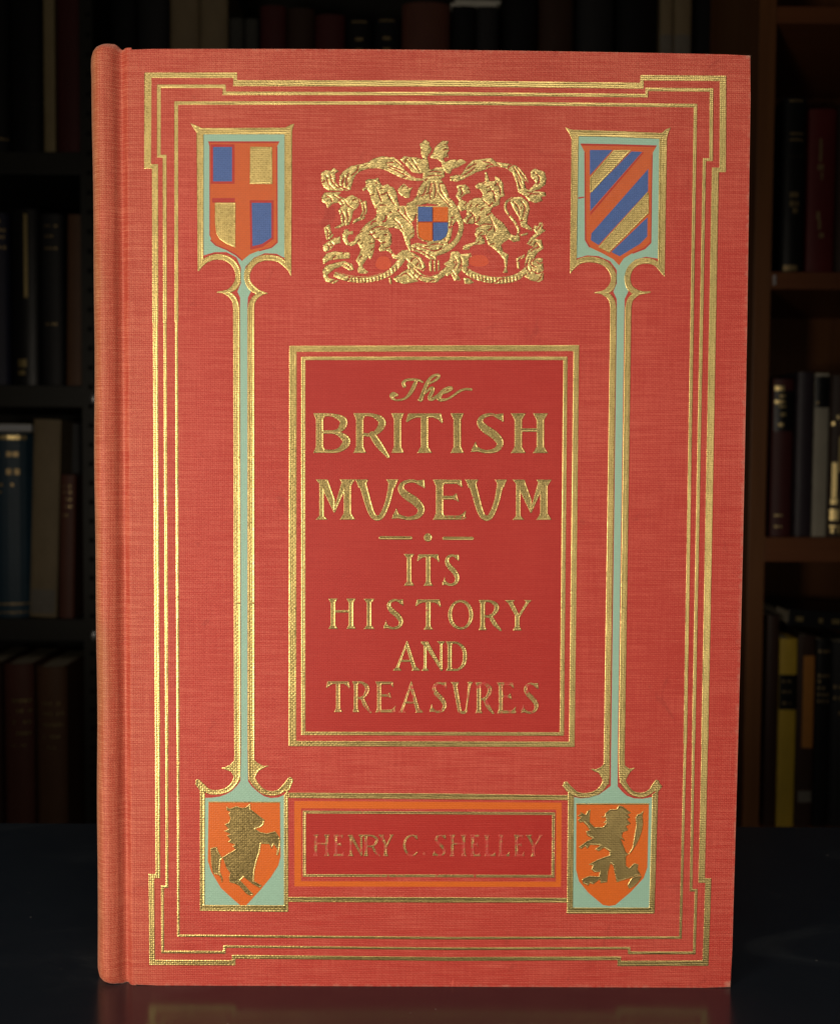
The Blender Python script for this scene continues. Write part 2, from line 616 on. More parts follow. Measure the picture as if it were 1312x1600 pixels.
def board(name, y0, y1):
    bm = bmesh.new()
    # outline with the very slight bow of the real boards
    XB = XL + 0.0018
    out = []
    n = 24
    for i in range(n + 1):
        t = i / n
        out.append((XB + (XR - XB) * t, 0.0))
    for i in range(1, n):
        t = i / n
        out.append((XR + 0.0006 * math.sin(math.pi * t), HB * t))
    for i in range(n + 1):
        t = 1 - i / n
        out.append((XB + (XR - XB) * t, HB + 0.0005 * math.sin(math.pi * t)))
    vf = [bm.verts.new((x, y0, z)) for x, z in out]
    vb = [bm.verts.new((x, y1, z)) for x, z in out]
    bm.faces.new(vf)
    bm.faces.new(vb[::-1])
    m = len(out)
    for i in range(m):
        bm.faces.new((vf[i], vb[i], vb[(i + 1) % m], vf[(i + 1) % m]))
    rim = [e for e in bm.edges if (e.verts[0] in vf and e.verts[1] in vf) or (e.verts[0] in vb and e.verts[1] in vb)]
    bmesh.ops.bevel(bm, geom=rim, offset=0.00045, segments=3, affect='EDGES', profile=0.5)
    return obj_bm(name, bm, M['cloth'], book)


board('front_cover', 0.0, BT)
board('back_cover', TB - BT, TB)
bm = bmesh.new()
box(bm, XL - 0.004, XR - 0.004, BT + 0.0003, TB - BT - 0.0003, 0.0035, HB - 0.0035, 0.0004)
obj_bm('page_block', bm, M['paper'], book)

# spine: hinge groove, rounded shoulder, rounded back
half = [(0.0030, 0.00003), (0.0021, 0.00003), (0.0014, 0.0004), (0.0007, 0.0011), (0.0, 0.0013), (-0.0008, 0.0008), (-0.0017, 0.0000), (-0.0029, -0.0006), (-0.0042, -0.0009), (-0.0056, -0.0004), (-0.0068, 0.0009),
        (-0.0077, 0.0029), (-0.0085, 0.0056), (-0.0093, 0.0095), (-0.0099, 0.0145), (-0.0102, TB / 2)]
prof = spline(half, 4)
prof = prof + [(x, TB - y) for x, y in prof[::-1][1:]]
zs = [0.0, 0.0003, 0.0008, 0.0016, 0.003, 0.006] + list(np.linspace(0.012, HB - 0.012, 44)) + [HB - 0.006, HB - 0.003, HB - 0.0012, HB, HB + 0.0008, HB + 0.0013, HB + 0.0015]
verts, faces = [], []
for z in zs:
    tb, tt = z, (HB + 0.0016) - z
    e = min(tb, tt)
    shrink = 0.0022 * math.exp(-e / 0.0009) if e < 0.006 else 0
    bulge = 0.0002 * math.exp(-((tt - 0.0035) / 0.0022) ** 2) + 0.0002 * math.exp(-((tb - 0.003) / 0.003) ** 2)
    wob = 0.00012 * math.sin(z * 61) + 0.00008 * math.sin(z * 140 + 1)
    for x, y in prof:
        a = min(1.0, max(0.0, (0.001 - x) / 0.004))
        cyy = TB / 2
        nx_, ny_ = x + 0.0, (y - cyy)
        L = math.hypot(nx_, ny_ * 0.35) + 1e-9
        dx, dy = nx_ / L, 0.35 * ny_ / L
        if abs(ny_) > cyy - 0.004:   # the shoulders round over towards the ends
            dx, dy = -0.6, 0.8 * (1 if ny_ > 0 else -1)
        o_ = (bulge - shrink + wob) * a
        q_ = min(1.0, max(0.0, (0.0004 - x) / 0.0030))
        q_ = q_ * q_ * (3 - 2 * q_)
        zz_ = z * (HB + 0.0003 + 0.0012 * q_) / (HB + 0.0015) + (0.0 if z > 0.1 else 0.0)
        verts.append((XL + x + dx * o_, y + dy * o_, zz_))
m = len(prof)
for j in range(len(zs) - 1):
    for i in range(m - 1):
        faces.append((j * m + i, j * m + i + 1, (j + 1) * m + i + 1, (j + 1) * m + i))
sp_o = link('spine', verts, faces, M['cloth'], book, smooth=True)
mod = sp_o.modifiers.new('cloth_thickness', 'SOLIDIFY')
mod.thickness = 0.0009
mod.offset = -1 if False else 1
me = sp_o.data
bm = bmesh.new(); bm.from_mesh(me)
# outward normals
bmesh.ops.recalc_face_normals(bm, faces=bm.faces[:])
f0 = min(bm.faces, key=lambda f: f.calc_center_median().x)
if f0.normal.x > 0:
    bmesh.ops.reverse_faces(bm, faces=bm.faces[:])
bm.to_mesh(me); bm.free()
mod.offset = -1

# ---- pressed panels (smooth darker cloth inside the gilt rules)
ink_patch('title_panel', [(474, 560), (883, 560), (878, 1147), (474, 1147)], M['press'], book, 0.000006)
ink_patch('author_panel', [(476, 1269), (864, 1269), (863, 1369), (476, 1369)], M['press'], book, 0.000006)

# ---- gilt border: three rules with stepped corners
st = Stamp()
def rule(pts, ws):
    n_ = len(pts)
    for i in range(n_):
        a, b = pts[i], pts[(i + 1) % n_]
        w = ws[i]
        wp, wn = ws[i - 1], ws[(i + 1) % n_]
        A, B = np.array(a, float), np.array(b, float)
        d = (B - A) / np.linalg.norm(B - A)
        nr = np.array([-d[1], d[0]]) * w / 2
        st.poly([A - d * wp / 2 + nr, B + d * wn / 2 + nr, B + d * wn / 2 - nr, A - d * wp / 2 - nr])

rule([(231.5, 117.5), (367.5, 117.5), (367.5, 130), (700, 130.5), (1002.5, 134), (1002.5, 121.5), (1129, 122.5), (1128.5, 265.5), (1117, 265.5),
      (1100.5, 1160), (1095.5, 1376), (1106, 1376), (1101.5, 1505), (967, 1505.5), (967, 1497.5), (700, 1498.5), (365.5, 1495), (365.5, 1504.5), (238, 1504),
      (237, 1369), (247, 1369), (246.5, 1160), (243, 500), (242.5, 260), (231, 260)],
     [8.5, 6, 9.5, 9.5, 5.5, 8.5, 10.5, 7, 11, 10, 7, 9.5, 8.5, 5.5, 6, 6, 5.5, 8.5, 9, 7, 7.5, 8, 9.5, 7, 11])
rule([(248.5, 134.8), (350.5, 134.8), (350.5, 145.8), (700, 146.5), (1010, 149.5), (1010, 139.7), (1111, 140.5), (1110.5, 249.5), (1100, 249.5),
      (1083, 1160), (1079, 1391), (1087, 1391), (1084, 1489), (982.5, 1489), (982.5, 1481.5), (700, 1482.5), (351, 1479), (351, 1488), (254.5, 1487.5),
      (254, 1385.5), (261.3, 1385.5), (261, 1160), (258, 500), (257.5, 244), (248.5, 244)],
     [5.5, 5, 5.5, 5.5, 4.5, 5.5, 6, 4.5, 5.5, 4.5, 4, 4.5, 4.5, 4, 4, 4, 4, 4.5, 4.5, 4, 4.5, 5, 6, 4.5, 6])
rule([(275.6, 161), (700, 161), (1086, 165), (1070, 1160), (1062.5, 1465), (700, 1466), (279, 1462), (278.5, 1160), (276, 500)], [5.5, 5.5, 5.5, 4.2, 4, 4, 4, 4.5, 6])
st.mesh('gold_border', M['gold'], book, h=0.95, ragged=0.22, lip=0.00006)

# ---- title frame
st = Stamp()
rule([(457.8, 545), (900, 544), (893, 1163), (457, 1162)], [9.5, 8.8, 8.5, 11.5])
rule([(474, 560), (883, 560), (877.5, 1147), (474, 1146)], [5.4, 6.5, 5.6, 6.5])
st.mesh('title_frame', M['gold'], book, h=0.8, ragged=0.22, lip=0.00006)


# ------------------------------------------------------------------ lettering
def stem(s, x, yt, yb, w, sr=None, top=True, bot=True, x2=None):
    """vertical (or leaning) stem with flared slab serifs"""
    x2 = x if x2 is None else x2
    sr = w * 0.55 if sr is None else sr
    s.poly([(x - w / 2, yt), (x + w / 2, yt), (x2 + w / 2, yb), (x2 - w / 2, yb)])
    f = max(2.4, w * 0.42)
    if top:
        s.poly([(x - w / 2 - sr, yt - .3), (x + w / 2 + sr, yt - .3), (x + w / 2 + sr * .7, yt + f * .55), (x + w / 2, yt + f * 2.0), (x - w / 2, yt + f * 2.0), (x - w / 2 - sr * .7, yt + f * .55)])
    if bot:
        s.poly([(x2 - w / 2 - sr, yb + .3), (x2 + w / 2 + sr, yb + .3), (x2 + w / 2 + sr * .7, yb - f * .55), (x2 + w / 2, yb - f * 2.0), (x2 - w / 2, yb - f * 2.0), (x2 - w / 2 - sr * .7, yb - f * .55)])


def glyph(s, ch, x0, x1, yt, yb, w, t):
    W, H = x1 - x0, yb - yt
    X = lambda u: x0 + W * u
    Yv = lambda v: yt + H * v
    sr = w * 0.5
    if ch == 'I':
        stem(s, X(.5), yt, yb, w, (W - w) / 2)
    elif ch == 'H':
        sw = min(sr, W * .12)
        stem(s, x0 + w / 2 + sw, yt, yb, w, sw)
        stem(s, x1 - w / 2 - sw, yt, yb, w, sw)
        s.line([(x0 + w, Yv(.42)), (x1 - w, Yv(.42))], t)
    elif ch == 'T':
        stem(s, X(.5), yt + t / 2, yb, w, sr, top=False)
        s.line([(X(.10), yt + t * .6), (X(.90), yt + t * .6)], t * 1.2)
        s.poly([(X(.06), yt), (X(.30), yt), (X(.26), yt + t * 1.3), (X(.14), Yv(.16)), (X(.03), Yv(.235)), (X(0), Yv(.20))])
        s.poly([(X(.94), yt), (X(.70), yt), (X(.74), yt + t * 1.3), (X(.86), Yv(.16)), (X(.97), Yv(.26)), (X(1), Yv(.22))])
    elif ch in 'EL':
        xs = x0 + w / 2 + sr * .8
        stem(s, xs, yt, yb, w, sr * .8)
        if ch == 'E':
            s.line([(xs, yt + t * .6), (X(.80), yt + t * .6)], t * 1.2)
            s.poly([(X(.62), yt), (X(.84), yt), (X(.88), Yv(.20)), (X(.82), Yv(.17)), (X(.72), yt + t * 1.3)])
            s.line([(xs, Yv(.45)), (X(.66), Yv(.45))], t * 1.05)
            s.poly([(X(.58), Yv(.45) - t * .5), (X(.70), Yv(.34)), (X(.78), Yv(.56)), (X(.60), Yv(.45) + t * .5)])
        s.line([(xs, yb - t * .55), (X(.92), yb - t * .55)], t * 1.2)
        s.poly([(X(.70), yb - t * .9), (X(.86), Yv(.86)), (X(.98), Yv(.76)), (X(.97), Yv(.86)), (X(.92), yb)])
    elif ch == 'B':
        xs = x0 + w / 2 + sr * .7
        stem(s, xs, yt, yb, w, sr * .7)
        s.curve([(xs, yt + t * .5), (X(.52), yt + t * .55), (X(.80), Yv(.17)), (X(.79), Yv(.33)), (X(.62), Yv(.46)), (xs, Yv(.475))], [t, t, w * .95, w * .95, t * 1.1, t])
        s.curve([(xs, Yv(.475)), (X(.60), Yv(.49)), (X(.87), Yv(.65)), (X(.86), Yv(.80)), (X(.62), yb - t * .5), (xs, yb - t * .5)], [t, t * 1.1, w, w, t * 1.1, t])
    elif ch == 'R':
        xs = x0 + w / 2 + sr * .7
        stem(s, xs, yt, yb, w, sr * .7)
        s.curve([(xs, yt + t * .5), (X(.50), yt + t * .5), (X(.77), Yv(.17)), (X(.77), Yv(.34)), (X(.54), Yv(.535)), (xs, Yv(.53))], [t, t, w * .95, w * .95, t * 1.1, t])
        s.curve([(X(.52), Yv(.53)), (X(.70), Yv(.78)), (X(.97), Yv(1.0 if w < 9 else 1.10))], [w * .8, w * .95, t * .9])
    elif ch == 'D':
        xs = x0 + w / 2 + sr * .7
        stem(s, xs, yt, yb, w, sr * .7)
        s.curve([(xs, yt + t * .5), (X(.55), yt + t * .6), (X(.88), Yv(.28)), (X(.88), Yv(.72)), (X(.6), yb - t * .6), (xs, yb - t * .5)], [t, t, w * .9, w * .9, t, t])
    elif ch == 'O':
        cx, cy = X(.5), Yv(.5)
        pts, ws = [], []
        for i in range(33):
            a = 2 * math.pi * i / 32
            wd = t + (w * .85 - t) * abs(math.cos(a + .2)) ** 1.5
            pts.append((cx + (W / 2 - wd / 2) * math.cos(a), cy + (H / 2 - wd / 2) * math.sin(a)))
            ws.append(wd)
        s.line(pts, ws)
    elif ch == 'S':
        s.curve([(X(.86), Yv(.14)), (X(.62), Yv(.035)), (X(.36), Yv(.08)), (X(.27), Yv(.22)), (X(.40), Yv(.38)), (X(.68), Yv(.55)), (X(.84), Yv(.74)), (X(.74), Yv(.91)), (X(.48), Yv(.97)), (X(.24), Yv(.93)), (X(.08), Yv(.90))],
                [t * .9, t * .9, t * 1.2, w * .85, w * 1.05, w * 1.1, w * .95, w * .7, t, t * 1.1, t])
        s.poly([(X(.66), Yv(.02)), (X(.93), Yv(0)), (X(.95), Yv(.22)), (X(.90), Yv(.21)), (X(.78), Yv(.10))])
        s.poly([(X(.0), Yv(.98)), (X(.14), Yv(.70)), (X(.20), Yv(.84)), (X(.42), Yv(.965)), (X(.2), Yv(.965)), (X(.06), Yv(.98))])
    elif ch == 'C':
        s.curve([(X(.95), Yv(.16)), (X(.70), Yv(.03)), (X(.32), Yv(.13)), (X(.14), Yv(.42)), (X(.20), Yv(.72)), (X(.45), Yv(.95)), (X(.75), Yv(.96)), (X(.98), Yv(.82))], [t * 1.1, t, w * .8, w * .9, w * .85, t * 1.2, t, t * .8])
        s.poly([(X(.82), Yv(.05)), (X(.98), Yv(.0)), (X(1), Yv(.24)), (X(.93), Yv(.22))])
    elif ch == 'A':
        s.line([(X(.52), Yv(.05)), (X(.16), yb - t)], [t * .9, t * 1.2])
        s.poly([(X(.50), Yv(-.02)), (X(.54), Yv(-.02)), (X(.88) + w * .1, yb), (X(.88) - w * .9, yb), (X(.46), Yv(.14))])
        s.line([(X(.30), Yv(.67)), (X(.72), Yv(.67))], t * .9)
        s.poly([(X(0), yb + .3), (X(.32), yb + .3), (X(.28), yb - t * .7), (X(.19), yb - t * 1.6), (X(.13), yb - t * 1.4), (X(.04), yb - t * .7)])
        s.poly([(X(.66), yb + .3), (X(1), yb + .3), (X(.96), yb - t * .7), (X(.86), yb - t * 1.6), (X(.74), yb - t * .7)])
    elif ch == 'N':
        stem(s, X(.20), yt, yb, t * 1.35, t * .9, top=False)
        s.poly([(X(.02), yt), (X(.24), yt), (X(.92), yb), (X(.86), yb + t * .3), (X(.20), Yv(.18)), (X(.05), yt + t)])
        s.poly([(X(.20), yt), (X(.32), yt), (X(.95), Yv(.96)), (X(.84), Yv(.98))])
        stem(s, X(.86), yt, yb - 1, t * 1.2, t * 1.1, bot=False)
    elif ch == 'M':
        lw = t * 1.35
        stem(s, X(.13), yt, yb, lw, t * 1.0)
        s.poly([(X(.08), yt), (X(.30), yt), (X(.49), Yv(.50)), (X(.48), Yv(.83)), (X(.455), Yv(.83)), (X(.17), Yv(.28))])
        s.poly([(X(.68), yt), (X(.80), yt), (X(.80), Yv(.18)), (X(.485), Yv(.83)), (X(.46), Yv(.72))])
        stem(s, X(.82), yt, yb, w, t * 1.1)
    elif ch == 'U':
        s.curve([(X(.16), yt + w * .55), (X(.24), Yv(.42)), (X(.35), Yv(.80)), (X(.46), Yv(.955)), (X(.60), Yv(.90)), (X(.74), Yv(.55)), (X(.83), yt + w * .55)], [w, w * .95, w * .85, w * .72, w * .72, w * .72, w * .85])
        for u, ww in ((.135, w), (.845, w * .85)):
            s.poly([(X(u) - ww * .5 - sr * .8, yt - .3), (X(u) + ww * .5 + sr * .8, yt - .3), (X(u) + ww * .5 + sr * .4, yt + t * .8), (X(u) + ww * .4, yt + t * 2.4), (X(u) - ww * .4, yt + t * 2.4), (X(u) - ww * .5 - sr * .3, yt + t * .8)])
    elif ch == 'V':      # the V-shaped U of the lower line
        s.line([(X(.19), yt + w * .5), (X(.42), Yv(.94))], [w, w * .95])
        s.poly([(X(-.02), yt - .3), (X(.38), yt - .3), (X(.33), yt + t * 1.4), (X(.10), yt + t * 1.4)])
        s.curve([(X(.40), Yv(.90)), (X(.52), Yv(.985)), (X(.70), Yv(.96)), (X(.74), Yv(.86))], [w * .8, t * 1.2, t * 1.2, t * .7])
        s.line([(X(.90), yt + 1), (X(.74), Yv(.86))], [t * 1.2, t * .6])
        s.poly([(X(.78), yt - .3), (X(1.06), yt - .3), (X(.97), yt + t * 1.2), (X(.86), yt + t * 1.2)])
    elif ch == 'Y':
        s.poly([(X(.06), yt), (X(.06) + w * 1.15, yt), (X(.52) + w * .35, Yv(.56)), (X(.50) - w * .3, Yv(.62))])
        s.line([(X(.86), yt + t * .5), (X(.50), Yv(.56))], [t * 1.1, t])
        s.poly([(X(0), yt - .3), (X(.38), yt - .3), (X(.30), yt + t * .9), (X(.08), yt + t * .9)])
        s.poly([(X(.72), yt - .3), (X(1.0), yt - .3), (X(.92), yt + t * .9), (X(.80), yt + t * .9)])
        stem(s, X(.46), Yv(.52), yb, w, sr * .9, top=False)
    elif ch == '.':
        s.line([(X(.5), Yv(.5))], W)


def word(name, letters, yt, yb, w, t, mat, slope=0.0, h=0.55, lip=0.00011):
    s = Stamp()
    xa = letters[0][1]
    for L in letters:
        ch, a, b = L[:3]
        dy = slope * ((a + b) / 2 - xa)
        glyph(s, ch, a, b, (L[3] if len(L) > 3 else yt) + dy, (L[4] if len(L) > 4 else yb) + dy, w, t)
    return s.mesh(name, mat, book, h=h, lip=lip, ragged=0.12)


word('title_lettering', [('B', 489.5, 547.5), ('R', 552, 608.5), ('I', 611, 631.5), ('T', 634, 692.5), ('I', 703.5, 725), ('S', 735, 790), ('H', 797.5, 856)], 645.7, 707.5, 12.0, 5.6, M['gold_text'], 0.001)
word('title_lettering', [('M', 495, 553.5), ('U', 556, 623.5), ('S', 611.5, 667), ('E', 676, 729), ('U', 728, 792.5), ('M', 802, 860)], 749.3, 811.8, 12.0, 5.6, M['gold_text'], 0.001)
word('title_lettering', [('I', 630.8, 647.6), ('T', 651.5, 686.6), ('S', 690.5, 718.8)], 865.8, 914.8, 7.6, 4.2, M['gold_text'], 0.008)
word('title_lettering', [('H', 512.8, 556.2), ('I', 568, 585.6), ('S', 598.5, 632), ('T', 649, 689.2), ('O', 699.8, 739.4), ('R', 747.5, 783), ('Y', 788.5, 830.6)], 935.3, 982.3, 7.6, 4.0, M['gold_text'], 0.009)
word('title_lettering', [('A', 613.8, 656.5), ('N', 656.6, 694.6), ('D', 696.5, 729)], 1002.0, 1047.6, 7.0, 3.8, M['gold_text'], 0.006)
word('title_lettering', [('T', 509.5, 547.4), ('R', 550, 580), ('E', 586.2, 618.8), ('A', 622, 661.3), ('S', 670.5, 699.2), ('V', 704.5, 737), ('R', 742, 771), ('E', 776, 806.3), ('S', 813.2, 842.5)], 1064.3, 1112.4, 7.0, 3.8, M['gold_worn'], 0.008)
word('author_lettering', [('H', 488.8, 515.3), ('E', 520.5, 537.8), ('N', 543, 568), ('R', 568, 594), ('Y', 591.5, 615.3), ('C', 628.5, 652.2), ('.', 660.2, 665.2, 1331, 1337), ('S', 675.5, 697.8), ('H', 702, 729), ('E', 734.3, 750.4), ('L', 756.2, 774.2), ('L', 778, 796), ('E', 802.7, 818.8), ('Y', 820.2, 848.6)],
     1304.3, 1337.6, 4.6, 2.9, M['gold_faint'], 0.0012, 0.5)

# "The" in script
s = Stamp()
z1, z2 = Z(485, 580, 6.56), Z(675, 580, 6.56)
s.curve(z1((885, 245), (850, 232), (826, 250), (850, 285), (905, 297), (980, 272), (1035, 205), (1072, 130), (1092, 92)), [5, 6, 5, 4, 3.4, 4.5, 6.5, 6.5, 4])
s.curve(z1((962, 152), (952, 120), (985, 92), (1050, 86), (1105, 92), (1150, 112)), [6, 6, 4.5, 4, 4, 3])
s.line(z1((850, 250)), 7.5)
s.curve(z1((1128, 292), (1165, 195), (1205, 105), (1250, 55), (1300, 38), (1318, 52), (1290, 85), (1215, 130)), [7, 6.5, 6, 5, 4.5, 4.5, 4.5, 3])
s.poly(z1((1085, 298), (1160, 298), (1160, 283), (1125, 275)))
s.curve(z1((1180, 225), (1225, 178), (1255, 180), (1240, 225), (1218, 270), (1235, 292), (1275, 280), (1320, 245)), [3, 4.5, 6, 6.5, 6, 5, 3.5, 3])
s.curve(z2((0, 280), (65, 240), (150, 215), (200, 180), (175, 168), (115, 200), (70, 260), (85, 293), (150, 288), (210, 255), (280, 205), (340, 185), (400, 188)), [3, 3, 3.5, 4.5, 4.5, 6, 8, 6, 3.6, 3.8, 4.4, 4, 4.2])
s.poly(z2((370, 176), (402, 172), (402, 205), (385, 195)))
s.mesh('title_lettering', M['gold_text'], book, h=0.5, ragged=0.1)
s = Stamp()
s.line([(594.5, 840.4), (641.5, 840.6)], 5.4)
s.line([(668.4, 839.8), (668.5, 839.9)], 13)
s.line([(693.5, 841.2), (737.5, 841.4)], 5.4)
s.mesh('title_ornament', M['gold_text'], book, h=0.5, ragged=0.1)

# ---- author panel frames
s = Stamp()
s.poly([(451, 1238.5), (700, 1240), (889, 1242.5), (889, 1250.5), (700, 1249), (451, 1247)])
s.poly([(449, 1401.5), (700, 1402), (889, 1403), (889, 1410.5), (700, 1410.5), (449, 1409.5)])
s.mesh('author_frame', M['gold'], book, h=0.7, ragged=0.2)
st = Stamp()
rule([(475.8, 1269), (864.6, 1271.5), (863.6, 1369.3), (475.8, 1368)], [4.6, 5, 4.4, 5])
st.mesh('author_frame', M['gold_rule'], book, h=0.6, ragged=0.15)
# vermilion rule between them
o1 = [(460, 1251.5), (877, 1254), (876, 1386), (460, 1385)]
i1 = [(470.5, 1263), (868.5, 1265), (868, 1377.5), (470.5, 1377)]
multi_patch('author_rule', [[o1[0], o1[1], i1[1], i1[0]], [o1[1], o1[2], i1[2], i1[1]], [o1[2], o1[3], i1[3], i1[2]], [o1[3], o1[0], i1[0], i1[3]]], M['orange'], book, 0.000008)

# ------------------------------------------------------------------ the two pillar ornaments
def child(name, parent_part, o):
    o.parent = parent_part
    return o


# left one
c, e = Z(290, 180, 5.333), Z(295, 1170, 5.928)
g = Stamp()
g.poly(c((40, 66), (95, 88), (135, 106), (150, 120), (150, 175), (95, 150), (70, 115)))
g.poly(c((120, 106), (850, 104), (850, 160), (120, 160)))
g.poly(c((908, 70), (870, 80), (832, 104), (820, 160), (886, 162), (892, 115)))
g.poly(c((93, 140), (152, 150), (150, 1210), (116, 1300), (102, 1300)))
g.poly(c((824, 120), (888, 140), (882, 1352), (856, 1300), (824, 1240)))
g.curve(c((112, 1285), (165, 1215), (245, 1182), (330, 1190), (395, 1230), (432, 1295), (437, 1370), (410, 1430), (350, 1468), (268, 1475)), [3, 8, 9, 9, 9, 9, 9, 9.5, 6, 2.5])
g.curve(c((320, 1475), (375, 1500), (412, 1550), (424, 1610)), [5, 8, 9, 10.5])
g.curve(c((868, 1300), (810, 1225), (740, 1192), (640, 1192), (560, 1235), (515, 1310), (520, 1390), (560, 1445), (620, 1478), (680, 1486)), [3, 8, 9, 9.5, 9.5, 9.5, 9, 10, 7, 2])
g.curve(c((640, 1482), (585, 1515), (556, 1560), (547, 1610)), [6, 8, 9, 10.5])
a0, a1 = c((424, 1600), (547, 1600))
b0, b1 = e((452, 0), (580, 0))
for t0, t1 in ((0, .34), (.34, .67), (.67, 1)):
    for A, B, w0 in ((a0, b0, 10.4), (a1, b1, 10.4)):
        pa = (A[0] + (B[0] - A[0]) * t0, A[1] + (B[1] - A[1]) * t0)
        pb = (A[0] + (B[0] - A[0]) * t1, A[1] + (B[1] - A[1]) * t1)
        g.bar(pa, pb, w0, 0.4)
g.curve(e((452, -4), (450, 170), (446, 260), (410, 335), (350, 382), (270, 402), (190, 396), (130, 350), (84, 300)), [10, 10, 10, 8.5, 8, 7.5, 8, 9, 7])
g.poly(e((302, 178), (345, 165), (385, 145), (420, 108), (470, 100), (475, 290), (420, 300), (415, 255), (392, 212), (345, 195)))
g.poly(e((58, 325), (85, 285), (135, 345), (140, 400), (100, 382)))
g.curve(e((580, -4), (582, 180), (588, 270), (625, 335), (680, 388), (745, 412), (830, 402), (890, 352), (938, 285)), [10, 10, 10, 9, 8, 7.5, 8, 9, 8])
g.poly(e((748, 155), (690, 158), (640, 132), (612, 105), (560, 100), (556, 290), (612, 300), (622, 255), (650, 205), (705, 175)))
g.poly(e((972, 285), (918, 275), (878, 370), (890, 400), (935, 385)))
g.poly(e((104, 370), (152, 400), (150, 1445), (104, 1500)))
g.poly(e((882, 430), (920, 380), (922, 1512), (882, 1450)))
g.poly(e((104, 1446), (922, 1450), (922, 1512), (104, 1502)))
shaft = g.mesh('pillar_ornament', M['gold'], book, h=0.75, lift=0.00003, ragged=0.2)
shaft['label'] = 'gold pillar with cross shield above and horse shield below'
sage = c((150, 158), (826, 158), (824, 1190), (760, 1155), (660, 1150), (570, 1188), (500, 1262), (488, 1340), (508, 1415), (545, 1468), (520, 1520), (516, 1600)) \
    + e((545, 0), (550, 300), (585, 350), (640, 400), (700, 440), (760, 456), (830, 450), (886, 425), (882, 1450), (148, 1446), (148, 455), (220, 452), (290, 442), (350, 420), (400, 390), (450, 340), (480, 295), (486, 0)) \
    + c((455, 1600), (455, 1520), (432, 1470), (462, 1400), (462, 1270), (425, 1185), (340, 1140), (240, 1142), (152, 1168))
child('', shaft, ink_patch('sage_inlay', sage, M['sage'], book, 0.000014))
child('', shaft, ink_patch('cross_shield', c((190, 220), (782, 220), (762, 262), (765, 1060), (720, 1100), (610, 1130), (535, 1160), (475, 1210), (420, 1162), (340, 1118), (255, 1082), (215, 1040), (203, 990), (205, 262)), M['vermil'], book, 0.000020))
multi = [c((212, 242), (410, 242), (410, 572), (212, 572)), c((222, 690), (412, 690), (412, 728), (222, 728)), c((535, 708), (735, 708), (735, 1030), (640, 1100), (540, 1120))]
multi += [c(*q) for q in ([(190, 218), (205, 240), (208, 262), (208, 990), (218, 1036), (200, 1000), (200, 262)], [(190, 218), (784, 218), (776, 232), (200, 232)], [(766, 262), (769, 1062), (720, 1106), (612, 1136), (612, 1128), (716, 1096), (760, 1056), (757, 262)], [(212, 1034), (258, 1080), (345, 1114), (425, 1158), (475, 1206), (475, 1218), (416, 1168), (338, 1124), (250, 1088), (206, 1045)])]
child('', shaft, multi_patch('shield_lines', multi, M['redline'], book, 0.000024))
child('', shaft, multi_patch('blue_quarter', [c((230, 265), (388, 265), (388, 552), (230, 552)), c((552, 730), (716, 730), (716, 1020), (640, 1072), (558, 1092))], M['blue'], book, 0.000028))
g = Stamp()
g.poly(c((538, 262), (722, 264), (725, 575), (535, 575)))
g.poly(c((245, 728), (418, 728), (416, 1106), (340, 1072), (282, 1032), (256, 985), (246, 900)))
child('', shaft, g.mesh('gold_quarter', M['gold'], book, h=0.7, lift=0.00002, ragged=0.2))
fld = e((185, 490), (845, 495), (850, 1000), (830, 1080), (760, 1190), (660, 1310), (510, 1475), (420, 1400), (300, 1290), (210, 1140), (178, 1040))
child('', shaft, ink_patch('horse_shield', fld, M['orange'], book, 0.000050))
g = Stamp()
g.poly(e((350, 532), (375, 552), (402, 545), (440, 530), (490, 546), (528, 540), (572, 503), (576, 560), (640, 610), (704, 660), (695, 702), (660, 732), (618, 742), (660, 770), (720, 782), (802, 762), (842, 820), (852, 850), (848, 900), (830, 988), (810, 985), (818, 925), (788, 885), (770, 930), (745, 882), (672, 880), (660, 960), (632, 1040), (612, 1130), (606, 1225), (682, 1268), (660, 1290), (590, 1252), (512, 1188), (480, 1220), (520, 1262), (602, 1350), (572, 1362), (530, 1340), (470, 1270), (430, 1250), (378, 1236), (373, 1190), (384, 1150), (348, 1100), (314, 1000), (380, 960), (432, 928), (405, 900), (430, 888), (360, 862), (388, 840), (352, 800), (386, 790), (328, 760), (368, 742), (333, 696), (372, 682), (386, 640), (368, 600), (384, 585), (352, 568)))
g.poly(e((203, 918), (262, 908), (280, 960), (306, 1002), (322, 1004), (300, 1030), (292, 1120), (298, 1180), (262, 1165), (230, 1160), (214, 1100), (208, 1040)))
g.curve(e((290, 1160), (308, 1200), (310, 1235)), [3.5, 2.5, 1.2])
g.line(e((185, 492), (845, 495)), 1.6)
child('', shaft, g.mesh('horse', M['gold_dull'], book, h=0.55, lift=0.00005, ragged=0.2))

# right one
c, e = Z(870, 180, 5.332), Z(865, 1180, 6.156)
g = Stamp()
g.poly(c((62, 98), (110, 118), (155, 124), (182, 140), (180, 195), (122, 205), (100, 150)))
g.poly(c((135, 122), (500, 132), (880, 148), (880, 200), (500, 184), (135, 176)))
g.poly(c((948, 100), (905, 118), (872, 146), (850, 200), (912, 235), (915, 190), (930, 140)))
g.poly(c((120, 175), (180, 178), (164, 1220), (150, 1265), (106, 1328)))
g.poly(c((850, 180), (914, 205), (896, 1352), (872, 1305), (838, 1240)))
g.curve(c((112, 1300), (172, 1228), (250, 1203), (340, 1212), (418, 1250), (464, 1320), (467, 1390), (440, 1445), (385, 1475), (315, 1479)), [3, 8, 9, 9, 9, 9, 9, 10, 6, 2])
g.curve(c((370, 1478), (425, 1505), (455, 1545), (468, 1610)), [5, 8, 9, 9.5])
